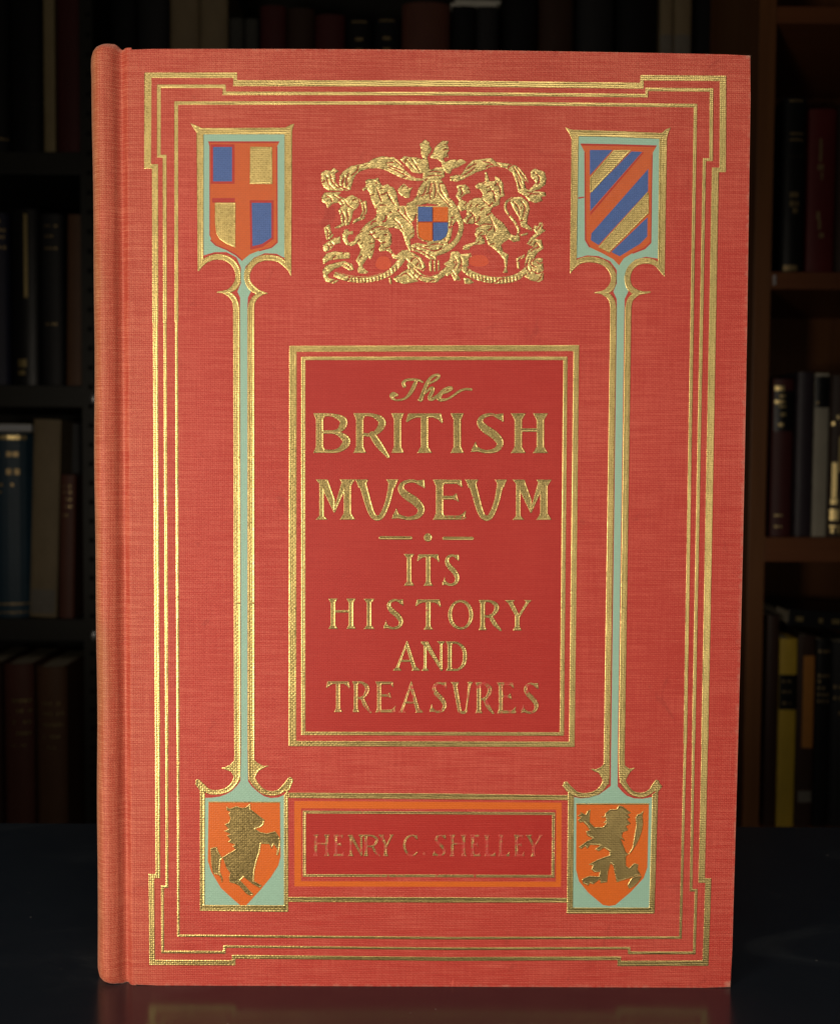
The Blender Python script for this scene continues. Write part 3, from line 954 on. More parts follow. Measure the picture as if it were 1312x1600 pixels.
g.curve(c((884, 1325), (825, 1240), (750, 1214), (665, 1228), (605, 1285), (585, 1360), (602, 1430), (650, 1470), (710, 1480), (772, 1474)), [3, 8, 9, 9.5, 9.5, 9.5, 9.5, 9, 5, 2.5])
g.curve(c((690, 1480), (640, 1505), (605, 1545), (592, 1610)), [5, 8, 9, 9.5])
a0, a1 = c((468, 1600), (592, 1600))
b0, b1 = e((508, 0), (650, 0))
for t0, t1 in ((0, .34), (.34, .67), (.67, 1)):
    for A, B, w0 in ((a0, b0, 9.6), (a1, b1, 9.8)):
        pa = (A[0] + (B[0] - A[0]) * t0, A[1] + (B[1] - A[1]) * t0)
        pb = (A[0] + (B[0] - A[0]) * t1, A[1] + (B[1] - A[1]) * t1)
        g.bar(pa, pb, w0, 0.4)
g.curve(e((508, -4), (506, 150), (502, 235), (465, 310), (390, 368), (290, 386), (215, 372), (155, 325), (112, 275)), [9.6, 9.6, 9.6, 8.5, 7.5, 7.5, 8, 9, 7])
g.poly(e((350, 128), (400, 135), (440, 120), (482, 85), (530, 80), (530, 280), (466, 290), (466, 235), (430, 172), (385, 155)))
g.poly(e((78, 290), (128, 252), (176, 325), (165, 370), (118, 345)))
g.curve(e((650, -4), (654, 150), (660, 235), (690, 300), (752, 362), (840, 384), (920, 354), (965, 300), (988, 262)), [9.8, 9.8, 9.6, 8.5, 7.5, 7.5, 8, 9, 8])
g.poly(e((782, 118), (725, 130), (690, 105), (668, 85), (632, 80), (632, 270), (690, 290), (692, 240), (708, 205), (735, 162)))
g.poly(e((985, 238), (1042, 300), (1000, 355), (940, 345), (950, 300)))
g.poly(e((135, 330), (192, 385), (183, 1470), (124, 1526)))
g.poly(e((944, 375), (1002, 340), (966, 1526), (915, 1470)))
g.poly(e((124, 1466), (966, 1466), (966, 1524), (124, 1524)))
shaft2 = g.mesh('pillar_ornament', M['gold'], book, h=0.75, lift=0.00003, ragged=0.2)
shaft2['label'] = 'gold pillar with striped shield above and lion shield below'
sage = c((178, 172), (500, 180), (852, 196), (840, 1195), (740, 1180), (650, 1202), (580, 1275), (562, 1380), (592, 1468), (562, 1530), (560, 1600)) \
    + e((612, 0), (612, 300), (650, 345), (700, 390), (770, 415), (850, 418), (945, 402), (917, 1468), (182, 1468), (194, 402), (260, 415), (340, 408), (430, 380), (500, 330), (546, 295), (548, 0)) \
    + c((497, 1600), (495, 1530), (467, 1470), (496, 1400), (496, 1290), (440, 1215), (345, 1175), (250, 1168), (165, 1192))
child('', shaft2, ink_patch('sage_inlay', sage, M['sage'], book, 0.000014))
child('', shaft2, ink_patch('striped_shield', c((193, 240), (510, 246), (828, 256), (796, 312), (780, 1060), (730, 1110), (625, 1150), (555, 1192), (515, 1252), (470, 1202), (380, 1152), (270, 1100), (236, 1035), (230, 310)), M['vermil'], book, 0.000020))
child('', shaft2, multi_patch('blue_stripe', [c((272, 290), (460, 290), (272, 502)), c((618, 302), (708, 306), (275, 800), (275, 652)), c((758, 448), (756, 632), (345, 1082), (280, 1042), (285, 985)), c((752, 850), (750, 1010), (690, 1072), (520, 1176), (450, 1140))], M['blue'], book, 0.000026))
child('', shaft2, multi_patch('shield_lines', [c((175, 684), (225, 678), (225, 688), (175, 698)), c((192, 236), (510, 242), (830, 252), (822, 266), (510, 256), (200, 252)), c((226, 310), (236, 310), (242, 1035), (275, 1094), (266, 1104), (230, 1040)), c((786, 330), (794, 330), (784, 1064), (732, 1116), (628, 1156), (624, 1146), (726, 1104), (774, 1056)), c((712, 306), (722, 312), (275, 836), (275, 812))], M['redline'], book, 0.000024))
g = Stamp()
g.poly(c((470, 290), (618, 290), (290, 642), (272, 642), (272, 520)))
g.poly(c((750, 640), (764, 655), (764, 815), (432, 1148), (342, 1098)))
child('', shaft2, g.mesh('gold_stripe', M['gold'], book, h=0.7, lift=0.00002, ragged=0.2))
fld = e((216, 464), (912, 464), (897, 1080), (862, 1180), (740, 1312), (590, 1440), (530, 1450), (470, 1440), (330, 1322), (240, 1212), (212, 1100))
child('', shaft2, ink_patch('lion_shield', fld, M['orange'], book, 0.000050))
g = Stamp()
g.poly(e((492, 592), (446, 588), (480, 605), (492, 558), (540, 520), (602, 518), (622, 480), (660, 490), (720, 538), (742, 555), (706, 570), (734, 602), (702, 612), (738, 660), (692, 682), (714, 722), (664, 742), (652, 782), (690, 835), (640, 800), (664, 862), (690, 930), (712, 952), (752, 890), (768, 800), (778, 740), (790, 670), (782, 600), (802, 568), (830, 560), (860, 532), (852, 580), (858, 650), (848, 722), (822, 800), (790, 862), (742, 935), (692, 972), (692, 1062), (722, 1084), (770, 1038), (812, 1048), (804, 1098), (835, 1150), (790, 1160), (700, 1192), (602, 1222), (590, 1162), (568, 1062), (545, 1042), (520, 1122), (512, 1222), (448, 1232), (440, 1192), (380, 1242), (345, 1232), (330, 1255), (278, 1232), (268, 1190), (340, 1160), (430, 1166), (440, 1122), (392, 1128), (358, 1100), (372, 1062), (333, 1050), (420, 1002), (532, 962), (535, 925), (480, 892), (430, 925), (396, 902), (442, 868), (350, 862), (320, 900), (300, 875), (262, 905), (238, 882), (320, 822), (372, 800), (318, 772), (308, 730), (342, 722), (318, 680), (280, 642), (250, 650), (228, 622), (258, 600), (222, 580), (262, 562), (242, 538), (302, 570), (318, 540), (352, 518), (345, 600), (342, 642), (390, 692), (470, 690), (502, 652), (474, 650), (502, 622)))
g.poly(e((705, 1248), (745, 1180), (800, 1158), (845, 1160), (822, 1205), (770, 1262), (722, 1285)))
g.line(e((216, 470), (912, 468)), 2.2)
child('', shaft2, g.mesh('lion', M['gold_dull'], book, h=0.55, lift=0.00005, ragged=0.2))

# ------------------------------------------------------------------ the coat of arms
A, B = Z(500, 210, 6.6667), Z(670, 210, 6.668)
g = Stamp()
# mantling, left
g.poly(A((12, 400), (60, 372), (110, 378), (140, 345), (198, 385), (150, 412), (165, 445), (160, 485), (200, 540), (250, 568), (312, 580), (290, 586), (170, 588), (90, 585), (40, 552), (15, 500)))
g.poly(A((200, 520), (205, 430), (240, 385), (320, 330), (420, 310), (500, 290), (560, 250), (640, 228), (760, 235), (810, 265), (850, 310), (895, 365), (940, 415), (990, 452), (1070, 462), (1060, 482), (1000, 486), (930, 476), (850, 456), (760, 412), (680, 372), (600, 352), (500, 356), (425, 382), (372, 422), (346, 472), (326, 550), (318, 580), (270, 560), (225, 545)))
for q in ([(700, 318), (790, 350), (880, 385)], [(715, 345), (830, 395), (940, 455)], [(770, 262), (860, 340), (975, 452)], [(690, 300), (760, 290)], [(255, 440), (235, 500), (240, 545)], [(300, 400), (275, 470), (280, 545)], [(70, 440), (85, 510), (140, 570)], [(110, 420), (125, 490), (190, 560)]):
    g.curve(A(*q), [1.0, 1.7, 1.0], cut=True)
g.poly(A((835, 260), (875, 225), (935, 236), (1020, 240), (1062, 262), (1080, 330), (1080, 400), (1040, 410), (960, 395), (905, 330), (862, 290)))
for q in ([(900, 260), (950, 320), (1000, 380)], [(960, 260), (1000, 320), (1040, 390)]):
    g.curve(A(*q), [0.8, 1.2, 0.8], cut=True)
# crest, two beasts' heads on the crown
g.poly(A((1036, 102), (1060, 80), (1092, 52), (1120, 70), (1142, 84), (1138, 115), (1166, 150), (1145, 200), (1115, 235), (1130, 300), (1145, 400), (1050, 400), (1045, 300), (1070, 245), (1050, 200), (1052, 150)))
g.poly(B((58, 142), (98, 98), (140, 64), (206, 70), (192, 110), (216, 165), (192, 192), (204, 245), (150, 242), (168, 290), (222, 262), (352, 260), (392, 290), (304, 342), (242, 362), (222, 412), (180, 402), (140, 350), (130, 290), (95, 262), (30, 250), (8, 232), (40, 190)))
g.poly(B((-60, 430), (-60, 380), (-20, 350), (20, 372), (70, 345), (135, 342), (162, 380), (165, 440), (120, 470), (0, 482), (-70, 480)))
for q in ([(0, 395), (60, 385), (130, 395)], [(-20, 440), (60, 425), (140, 432)]):
    g.curve(B(*q), [0.9, 1.3, 0.9], cut=True)
g.line(B((40, 235), (110, 255)), 3.0)
# helmet and its cloth
g.poly(A((1090, 470), (1060, 510), (1020, 570), (1005, 640), (965, 690), (900, 722), (905, 760), (1000, 740), (1045, 735), (1130, 720), (1240, 735)) + B((60, 745), (190, 745), (210, 800), (240, 862), (322, 822), (310, 780), (250, 690), (212, 662), (190, 580), (162, 520), (125, 470)))
for q in ([(1110, 540), (1090, 600), (1060, 650)], [(1150, 520), (1140, 600), (1150, 680)]):
    g.curve(A(*q), [0.8, 1.4, 0.8], cut=True)
for q in ([(20, 500), (30, 560), (10, 620)], [(60, 500), (75, 580), (60, 660)], [(110, 520), (130, 600), (200, 700)], [(90, 610), (150, 680), (230, 760)]):
    g.curve(B(*q), [0.8, 1.4, 0.8], cut=True)
g.poly(A((808, 575), (830, 545), (880, 508), (900, 540), (935, 560), (968, 545), (938, 600), (932, 662), (900, 665), (850, 640), (820, 610)))
# lion
g.poly(A((470, 482), (500, 466), (560, 464), (608, 448), (622, 495), (650, 535), (700, 518), (762, 552), (796, 602), (808, 680), (828, 745), (905, 742), (1000, 728), (1012, 800), (985, 885), (952, 920), (972, 965), (986, 1012), (976, 1072), (934, 1092), (950, 1200), (935, 1225), (890, 1130), (862, 1032), (830, 992), (770, 970), (704, 976), (742, 1042), (746, 1130), (722, 1172), (752, 1222), (790, 1262), (852, 1208), (892, 1205), (880, 1252), (802, 1304), (760, 1290), (742, 1240), (690, 1208), (626, 1222), (608, 1190), (632, 1130), (600, 1098), (572, 1100), (568, 1190), (542, 1280), (520, 1304), (505, 1275), (470, 1322), (442, 1362), (452, 1392), (502, 1432), (482, 1452), (400, 1446), (388, 1400), (400, 1352), (373, 1310), (390, 1280), (412, 1240), (422, 1190), (392, 1132), (332, 1166), (270, 1150), (235, 1092), (233, 1040), (258, 990), (292, 984), (298, 1012), (345, 1004), (342, 1042), (300, 1042), (282, 1082), (302, 1130), (350, 1110), (372, 1070), (420, 1002), (480, 930), (542, 890), (580, 860), (592, 810), (560, 740), (530, 680), (514, 600), (490, 572), (452, 590), (438, 570), (480, 530)))
g.poly(B((300, 1030), (300, 1030.1), (300.1, 1030)))
for q in ([(520, 1000), (600, 962), (700, 972)], [(515, 1010), (545, 1055), (575, 1095)], [(770, 880), (830, 940), (860, 1000)], [(820, 800), (880, 870), (960, 950)], [(880, 770), (900, 840), (950, 900)], [(700, 600), (740, 680), (780, 740)], [(590, 560), (620, 640), (640, 700)]):
    g.curve(A(*q), [0.9, 1.6, 0.9], cut=True)
# lion's tail and mantling below left
g.poly(A((18, 650), (45, 606), (120, 600), (222, 600), (185, 640), (262, 664), (332, 630), (392, 660), (412, 722), (390, 762), (346, 802), (326, 892), (300, 946), (250, 952), (190, 980), (148, 974), (220, 930), (216, 860), (188, 790), (230, 745), (190, 710), (130, 722), (80, 768), (60, 722), (20, 700)))
g.poly(A((400, 664), (440, 690), (486, 692), (492, 800), (462, 882), (400, 902), (338, 934), (350, 890), (410, 862), (442, 800), (426, 722)))
for q in ([(70, 640), (110, 660), (130, 710)], [(150, 640), (200, 670), (240, 720)], [(265, 690), (290, 740), (340, 770)], [(225, 790), (250, 850), (245, 920)], [(280, 790), (290, 850), (285, 920)], [(455, 720), (465, 800), (430, 870)]):
    g.curve(A(*q), [0.9, 1.5, 0.9], cut=True)
g.poly(A((42, 972), (100, 932), (112, 1000), (142, 1050), (110, 1092), (70, 1102), (52, 1040)))
g.poly(A((28, 1160), (80, 1118), (150, 1078), (212, 1060), (212, 1132), (150, 1152), (120, 1192), (70, 1232), (38, 1212)))
g.poly(A((28, 1290), (70, 1238), (150, 1218), (312, 1232), (310, 1292), (200, 1300), (100, 1312), (34, 1352)))
g.poly(A((26, 1420), (60, 1368), (150, 1338), (250, 1318), (332, 1350), (356, 1412), (310, 1422), (230, 1372), (150, 1402), (92, 1450), (82, 1492), (202, 1522), (140, 1556), (60, 1532), (38, 1490)))
for q in ([(80, 1150), (100, 1180), (95, 1215)], [(120, 1130), (140, 1155)], [(70, 980), (85, 1020), (80, 1080)], [(240, 1345), (290, 1370), (320, 1400)]):
    g.curve(A(*q), 1.2, cut=True)
# motto ribbon, left and right, with its letter strokes
g.curve(A((170, 1462), (300, 1500), (450, 1512), (600, 1492), (740, 1425), (840, 1320), (905, 1225)), [9, 10, 10, 10, 10, 10, 7])
g.curve(B((370, 1405), (450, 1460), (560, 1500), (700, 1522), (850, 1508), (960, 1462), (1020, 1400)), [9, 10.5, 10.5, 10.5, 10.5, 10.5, 9])
g.curve(A((180, 1440), (300, 1475), (450, 1487), (600, 1466), (725, 1402)), 1.0, cut=True)
for i in range(15):
    t = i / 14
    x = 300 + 500 * t
    y = 1502 + 22 * math.sin(math.pi * (t * 1.1)) - 120 * max(0, t - .45) ** 1.3 * 1.9
    g.line(A((x, y - 22), (x + 6, y + 22)), 1.0, cut=True)
for i in range(16):
    t = i / 15
    x = 420 + 540 * t
    y = 1462 + 62 * math.sin(math.pi * (0.12 + t * .66)) - 10
    g.line(B((x, y - 16), (x + 4, y + 30)), 1.0, cut=True)
# scrolls under the shield
g.poly(A((945, 1150), (1010, 1128), (1120, 1150), (1210, 1160), (1210, 1310), (1140, 1300), (1050, 1240), (960, 1210)))
g.poly(A((900, 1230), (960, 1225), (1060, 1290), (1100, 1380), (1080, 1430), (1000, 1390), (920, 1330), (890, 1290)))
g.curve(A((930, 1360), (1000, 1440), (1080, 1500), (1200, 1510)) + B((60, 1500), (130, 1460), (190, 1400)), [8, 10, 10, 10, 10, 10, 8])
g.poly(A((760, 1500), (850, 1440), (920, 1390), (960, 1440), (1000, 1500), (1025, 1530), (960, 1545), (880, 1558), (800, 1540)))
for q in ([(960, 1180), (1060, 1220), (1190, 1290)], [(960, 1260), (1030, 1310), (1060, 1390)], [(830, 1480), (900, 1450), (960, 1500)], [(960, 1390), (1050, 1470), (1190, 1490)], [(1000, 1150), (1100, 1190), (1200, 1220)]):
    g.curve(A(*q), [0.9, 1.6, 0.9], cut=True)
for x in (20, 60, 100):
    g.line(B((x, 1320), (x + 2, 1420)), 3.0)
g.line(A((1145, 1330), (1150, 1410)), 3.5)
g.line(A((728, 1500), (735, 1545)), 4.0)
# garter and lower right mass
g.curve(B((300, 850), (335, 940), (320, 1040), (275, 1120), (195, 1190), (95, 1235), (0, 1245)), [9, 8, 8, 8.5, 9, 8, 8])
g.poly(B((190, 760), (260, 850), (300, 880), (250, 950), (240, 1020), (225, 1090), (190, 1135), (170, 1090), (205, 1000), (205, 930), (192, 880)))
g.poly(B((-20, 1120), (60, 1095), (130, 1085), (180, 1110), (215, 1150), (150, 1210), (60, 1225), (-20, 1215)))
for q in ([(290, 940), (285, 1030), (245, 1110)], [(20, 1150), (80, 1140), (150, 1150)], [(240, 900), (225, 980)]):
    g.curve(B(*q), [0.9, 1.5, 0.9], cut=True)
g.poly(B((228, 1222), (290, 1208), (332, 1250), (442, 1236), (444, 1275), (412, 1292), (412, 1372), (352, 1392), (300, 1462), (334, 1520), (268, 1532), (230, 1452), (190, 1480), (150, 1420), (180, 1370), (150, 1350), (200, 1320), (222, 1282)))
for q in ([(260, 1270), (290, 1330), (260, 1400)], [(330, 1280), (340, 1340), (310, 1400)], [(240, 1420), (270, 1470)]):
    g.curve(B(*q), [0.9, 1.5, 0.9], cut=True)
g.poly(B((360, 1490), (420, 1500), (470, 1545), (430, 1558), (370, 1556)))
# mantling, right
g.poly(B((218, 442), (282, 420), (332, 422), (392, 330), (452, 270), (560, 255), (652, 245), (702, 290), (802, 300), (902, 320), (962, 370), (1012, 440), (1036, 502), (992, 482), (1008, 560), (1036, 578), (1062, 560), (1112, 500), (1060, 440), (1058, 380), (1102, 355), (1202, 390), (1222, 460), (1212, 522), (1152, 572), (1082, 592), (1212, 600), (1218, 640), (1170, 652), (1182, 692), (1110, 716), (1040, 692), (1000, 642), (930, 602), (908, 500), (870, 402), (800, 352), (700, 330), (640, 342), (560, 377), (500, 392), (422, 432), (352, 472), (282, 492), (222, 482)))
for q in ([(380, 370), (430, 340), (500, 300)], [(340, 440), (420, 390), (480, 340)], [(880, 340), (930, 420), (970, 520)], [(920, 350), (980, 430), (1020, 490)], [(700, 300), (740, 330)], [(1100, 400), (1150, 450), (1130, 520)], [(1020, 600), (1080, 620), (1150, 620)], [(560, 280), (640, 300), (680, 330)], [(920, 440), (940, 510), (960, 570)]):
    g.curve(B(*q), [0.9, 1.6, 0.9], cut=True)
# unicorn
g.poly(B((578, 392), (602, 390), (632, 492), (588, 492)))
g.poly(B((482, 532), (520, 504), (570, 500), (592, 468), (632, 490), (690, 482), (688, 432), (738, 460), (772, 510), (776, 570), (788, 642), (742, 662), (736, 732), (662, 762), (642, 802), (702, 872), (772, 922), (822, 992), (852, 1042), (900, 1055), (945, 1060), (945, 1110), (880, 1122), (832, 1090), (782, 1122), (750, 1152), (772, 1222), (828, 1252), (820, 1312), (810, 1402), (822, 1442), (770, 1442), (790, 1382), (780, 1302), (740, 1250), (690, 1202), (620, 1152), (600, 1092), (588, 1062), (555, 1055), (582, 1102), (582, 1142), (480, 1150), (430, 1172), (420, 1202), (350, 1202), (358, 1160), (402, 1144), (480, 1120), (492, 1072), (473, 1030), (490, 980), (520, 955), (482, 932), (380, 932), (350, 890), (392, 850), (390, 742), (420, 692), (480, 660), (552, 660), (562, 622), (530, 572), (490, 562)))
g.poly(B((288, 530), (382, 522), (420, 560), (432, 612), (380, 622), (332, 662), (362, 690), (402, 702), (392, 782), (330, 802), (298, 750), (312, 690), (278, 640), (302, 592)))
g.curve(B((905, 1080), (935, 1010), (900, 925), (830, 835), (796, 770), (806, 705), (870, 662)), [4.5, 4, 4, 3.5, 4, 4, 4])
g.poly(B((845, 700), (880, 652), (960, 650), (1032, 702), (1052, 772), (1028, 862), (1022, 930), (1082, 990), (1068, 1006), (960, 962), (935, 862), (895, 802), (868, 750)))
for q in ([(510, 965), (580, 935), (660, 940)], [(640, 870), (680, 960), (690, 1020)], [(560, 680), (600, 720), (650, 750)], [(640, 560), (680, 620), (690, 700)], [(700, 500), (740, 560), (740, 630)], [(420, 800), (470, 850), (480, 920)], [(880, 700), (930, 760), (940, 840)], [(960, 690), (1000, 760), (980, 860)], [(330, 560), (350, 600), (330, 650)], [(540, 1060), (600, 1050)]):
    g.curve(B(*q), [0.9, 1.5, 0.9], cut=True)
g.poly(B((950, 1045), (1030, 1020), (1030, 1045), (960, 1062)))
# thistle scroll, right
g.poly(B((1018, 1140), (1060, 1070), (1112, 1030), (1082, 980), (1098, 948), (1132, 960), (1150, 918), (1190, 918), (1182, 980), (1214, 1000), (1152, 1050), (1100, 1088), (1172, 1100), (1192, 1190), (1132, 1232), (1100, 1285), (1182, 1290), (1192, 1400), (1192, 1512), (1140, 1542), (1060, 1522), (980, 1472), (990, 1400), (1008, 1290), (1030, 1212), (1082, 1168), (1055, 1158)))
for q in ([(1120, 1000), (1150, 970), (1165, 940)], [(1110, 1130), (1140, 1160), (1120, 1200)], [(1060, 1220), (1100, 1190), (1150, 1170)], [(1080, 1290), (1060, 1350), (1120, 1390)], [(1040, 1300), (1020, 1380), (1060, 1450)], [(1080, 1420), (1130, 1450), (1180, 1430)], [(1110, 1320), (1150, 1350)]):
    g.curve(B(*q), [0.9, 1.6, 0.9], cut=True)
g.poly(B((908, 1290), (1000, 1248), (992, 1282), (942, 1312), (942, 1402), (918, 1392)))
# gilt edge of the little shield
sh = [(652.3, 322.8), (700.3, 323.6), (700, 360), (697, 370), (688, 376), (676, 378), (662, 376), (654, 371), (652.3, 362)]
g.line(sh + [sh[0]], 2.2)
crest = g.mesh('coat_of_arms', M['gold_crest'], book, h=0.6, lip=0.00014, floor=0.00007, lift=0.00001, ragged=0.18, relief=0.00002, engrave=10.5, dome=0.00015)
child('', crest, multi_patch('blue_quarter', [[(653, 323.5), (675, 323.7), (675, 346.5), (653, 346.5)], [(676.5, 348), (699.5, 348), (699.5, 360), (696.5, 369.5), (688, 375.5), (676.5, 377)]], M['blue'], book, 0.00030))
child('', crest, multi_patch('orange_quarter', [[(676.5, 323.7), (699.8, 324), (699.6, 346.5), (676.5, 346.5)], [(653, 348), (675, 348), (675, 377), (662, 375.5), (654.5, 370.5), (653, 361)]], M['orange'], book, 0.00030))
blobs = []
for cx_, cy_, rx, ry in ((599, 411, 12, 11.5), (748, 407.5, 15, 10)):
    blobs.append([(cx_ + rx * math.cos(a) * (1 + .08 * math.sin(3 * a)), cy_ + ry * math.sin(a) * (1 + .08 * math.cos(2 * a))) for a in np.linspace(0, 2 * math.pi, 25)[:-1]])
child('', crest, multi_patch('orange_rosette', blobs, M['orange_rub'], book, 0.000008))

# ------------------------------------------------------------------ bookcases behind
YD = 1.22      # front of the dark shelving
YW = 1.02      # front of the wooden bookcase
M['case'] = plain('dark_shelf_paint', (0.020, 0.019, 0.015), 0.45, 0, 0.3, 20, (1, 1, 1), 0.0001)
M['hole'] = plain('hole_black', (0.002, 0.002, 0.002), 0.9, 0, 0.1, 20, bump=0)
M['clip'] = plain('shelf_clip_steel', (0.75, 0.76, 0.78), 0.3, 0.7, 0.1, 20, bump=0)
k = N('mahogany_wood')
vec = k.obj()
gr = k.noise(k.scaled(vec, (60, 60, 3)), 1.0, 5.0, 0.6, 0.8)
c_ = k.mix(gr, (0.145, 0.053, 0.018), (0.29, 0.120, 0.042))
k.set(Base_Color=c_, Roughness=0.42, Normal=k.bump(gr, 0.0003))
M['wood'] = k.m
k = N('mahogany_wood_across')
vec = k.obj()
gr = k.noise(k.scaled(vec, (3, 60, 60)), 1.0, 5.0, 0.6, 0.8)
c_ = k.mix(gr, (0.16, 0.050, 0.018), (0.29, 0.105, 0.038))
k.set(Base_Color=c_, Roughness=0.42, Normal=k.bump(gr, 0.0003))
M['wood_x'] = k.m

xa = P(140, 700, YD)[0]
dark = thing('dark_bookcase', 'tall black adjustable bookcase standing behind the left side of the red book', 'bookcase', (xa, YD, -0.74))
xw = P(1190, 700, YW)[0]
wood = thing('wooden_bookcase', 'brown wooden bookcase with rows of books right of the red book', 'bookcase', (xw, YW, -0.74))


def part_box(name, mat, parent, x0, x1, y0, y1, z0, z1, bev=0.001):
    L = parent.location
    bm = bmesh.new()
    box(bm, x0 - L.x, x1 - L.x, y0 - L.y, y1 - L.y, z0 - L.z, z1 - L.z, bev)
    return obj_bm(name, bm, mat, parent)


ZTOP = P(656, 0, YD)[1] + 0.35
xd0, xd1 = P(-420, 700, YD)[0], P(1150, 700, YD)[0]
xu0, xu1 = P(130, 800, YD)[0], P(151, 800, YD)[0]
part_box('side_panel', M['case'], dark, xd0 - 0.02, xd0, YD, YD + 0.30, -0.74, ZTOP)
part_box('side_panel', M['case'], dark, xu0, xu1, YD, YD + 0.30, -0.74, ZTOP)
part_box('side_panel', M['case'], dark, xd1, xd1 + 0.02, YD, YD + 0.30, -0.74, ZTOP)
part_box('back_panel', M['case'], dark, xd0 - 0.02, xd1 + 0.02, YD + 0.3005, YD + 0.315, -0.74, ZTOP)
SH = {}
for key, ya, yb in (('a', 237, 262), ('b', 602, 640), ('c', 968, 1012), ('d', 1334, 1372)):
    z1_ = P(70, ya, YD + 0.004)[1]
    SH[key] = z1_
    z0_ = z1_ - 0.030
    part_box('shelf', M['case'], dark, xd0 + .0005, xu0 - .0005, YD + 0.004, YD + 0.2995, z0_, z1_)
    part_box('shelf', M['case'], dark, xu1 + .0005, xd1 - .0005, YD + 0.004, YD + 0.2995, z0_, z1_)
part_box('shelf', M['case'], dark, xd0 + .0005, xu0 - .0005, YD + 0.004, YD + 0.2995, ZTOP - 0.03, ZTOP - 0.001)
part_box('shelf', M['case'], dark, xu1 + .0005, xd1 - .0005, YD + 0.004, YD + 0.2995, ZTOP - 0.03, ZTOP - 0.001)
# slotted standard on the front of the upright, with its row of peg holes and bright clips
bm = bmesh.new()
L = dark.location
xh = P(145, 800, YD)[0]
box(bm, xu0 + 0.001 - L.x, xu1 - 0.0005 - L.x, -0.004, -0.0003, 0.02, ZTOP + 0.74 - 0.02, 0.0005)
stdm = obj_bm('peg_strip', bm, M['case'], dark)
stdm.data.materials.append(M['hole'])
bm = bmesh.new()
bm.from_mesh(stdm.data)
zz = 0.03
while zz < ZTOP + 0.70:
    r_ = bmesh.ops.create_cone(bm, cap_ends=True, segments=14, radius1=0.0036, radius2=0.0036, depth=0.0006)
    for v in r_['verts']:
        v.co = Vector((xh - L.x + v.co.x, -0.0042 + v.co.z, zz + v.co.y))
    for f in {f for v in r_['verts'] for f in v.link_faces}:
        f.material_index = 1
    zz += 0.0262
bm.to_mesh(stdm.data)
bm.free()
for key, yy in (('b', 623), ('c', 993)):
    cx_, cz_ = P(147, yy, YD - 0.006)
    bm = bmesh.new()
    bmesh.ops.create_uvsphere(bm, u_segments=12, v_segments=8, radius=0.0042)
    for v in bm.verts:
        v.co = Vector((cx_ - L.x + v.co.x, -0.007 + v.co.y * .6, cz_ - L.z + v.co.z * 1.6))
    obj_bm('shelf_clip', bm, M['clip'], dark, True)

# wooden bookcase
ZTW = P(1250, 0, YW)[1] + 0.30
xw0, xw1 = P(1165, 1000, YW)[0], P(1191, 1000, YW)[0]
xe = P(1720, 700, YW)[0]
part_box('side_panel', M['wood'], wood, xw0, xw1, YW, YW + 0.27, -0.74, ZTW)
part_box('side_panel', M['wood'], wood, xe, xe + 0.022, YW, YW + 0.27, -0.74, ZTW)
part_box('back_panel', M['wood'], wood, xw0, xe + 0.022, YW + 0.2705, YW + 0.285, -0.74, ZTW)
SW = {}
for key, ya, yb in (('a', 10, 36), ('b', 425, 452), ('c', 840, 878), ('d', 1300, 1330)):
    z1_ = P(1260, ya, YW + 0.003)[1]
    z0_ = P(1260, yb, YW + 0.003)[1]
    SW[key] = z1_
    part_box('shelf', M['wood_x'], wood, xw1 + .0005, xe - .0005, YW + 0.003, YW + 0.2695, z0_, z1_)
part_box('shelf', M['wood_x'], wood, xw1 + .0005, xe - .0005, YW + 0.003, YW + 0.2695, ZTW - 0.022, ZTW - 0.001)
bx_, bz_ = P(1211, 437, YW)
part_box('shelf_clip', M['clip'], wood, bx_ - 0.002, bx_ + 0.001, YW + 0.0005, YW + 0.003, bz_ - 0.006, bz_ + 0.006, 0.0005)

M['gilt'] = plain('gilt_tooling', (0.75, 0.58, 0.26), 0.35, 0.9, 0.3, 300, bump=0)
M['dullgilt'] = plain('dull_gilt_tooling', (0.45, 0.33, 0.16), 0.45, 0.7, 0.4, 300, bump=0)
M['lblack'] = plain('black_leather_label', (0.008, 0.008, 0.009), 0.35, 0, 0.3, 200)
M['lorange'] = plain('orange_paper_label', (0.50, 0.20, 0.035), 0.7, 0, 0.15, 100)
M['lgrey'] = plain('grey_paper_label', (0.20, 0.18, 0.15), 0.8, 0, 0.2, 100)
M['lwhite'] = plain('white_paper_label', (0.70, 0.68, 0.60), 0.6, 0, 0.1, 100)


def cmat(name, col, rough=0.6, spec=0.5):
    return plain(name, col, rough, 0, 0.28, 70, (1, 1, 0.4), 0.0003, spec)


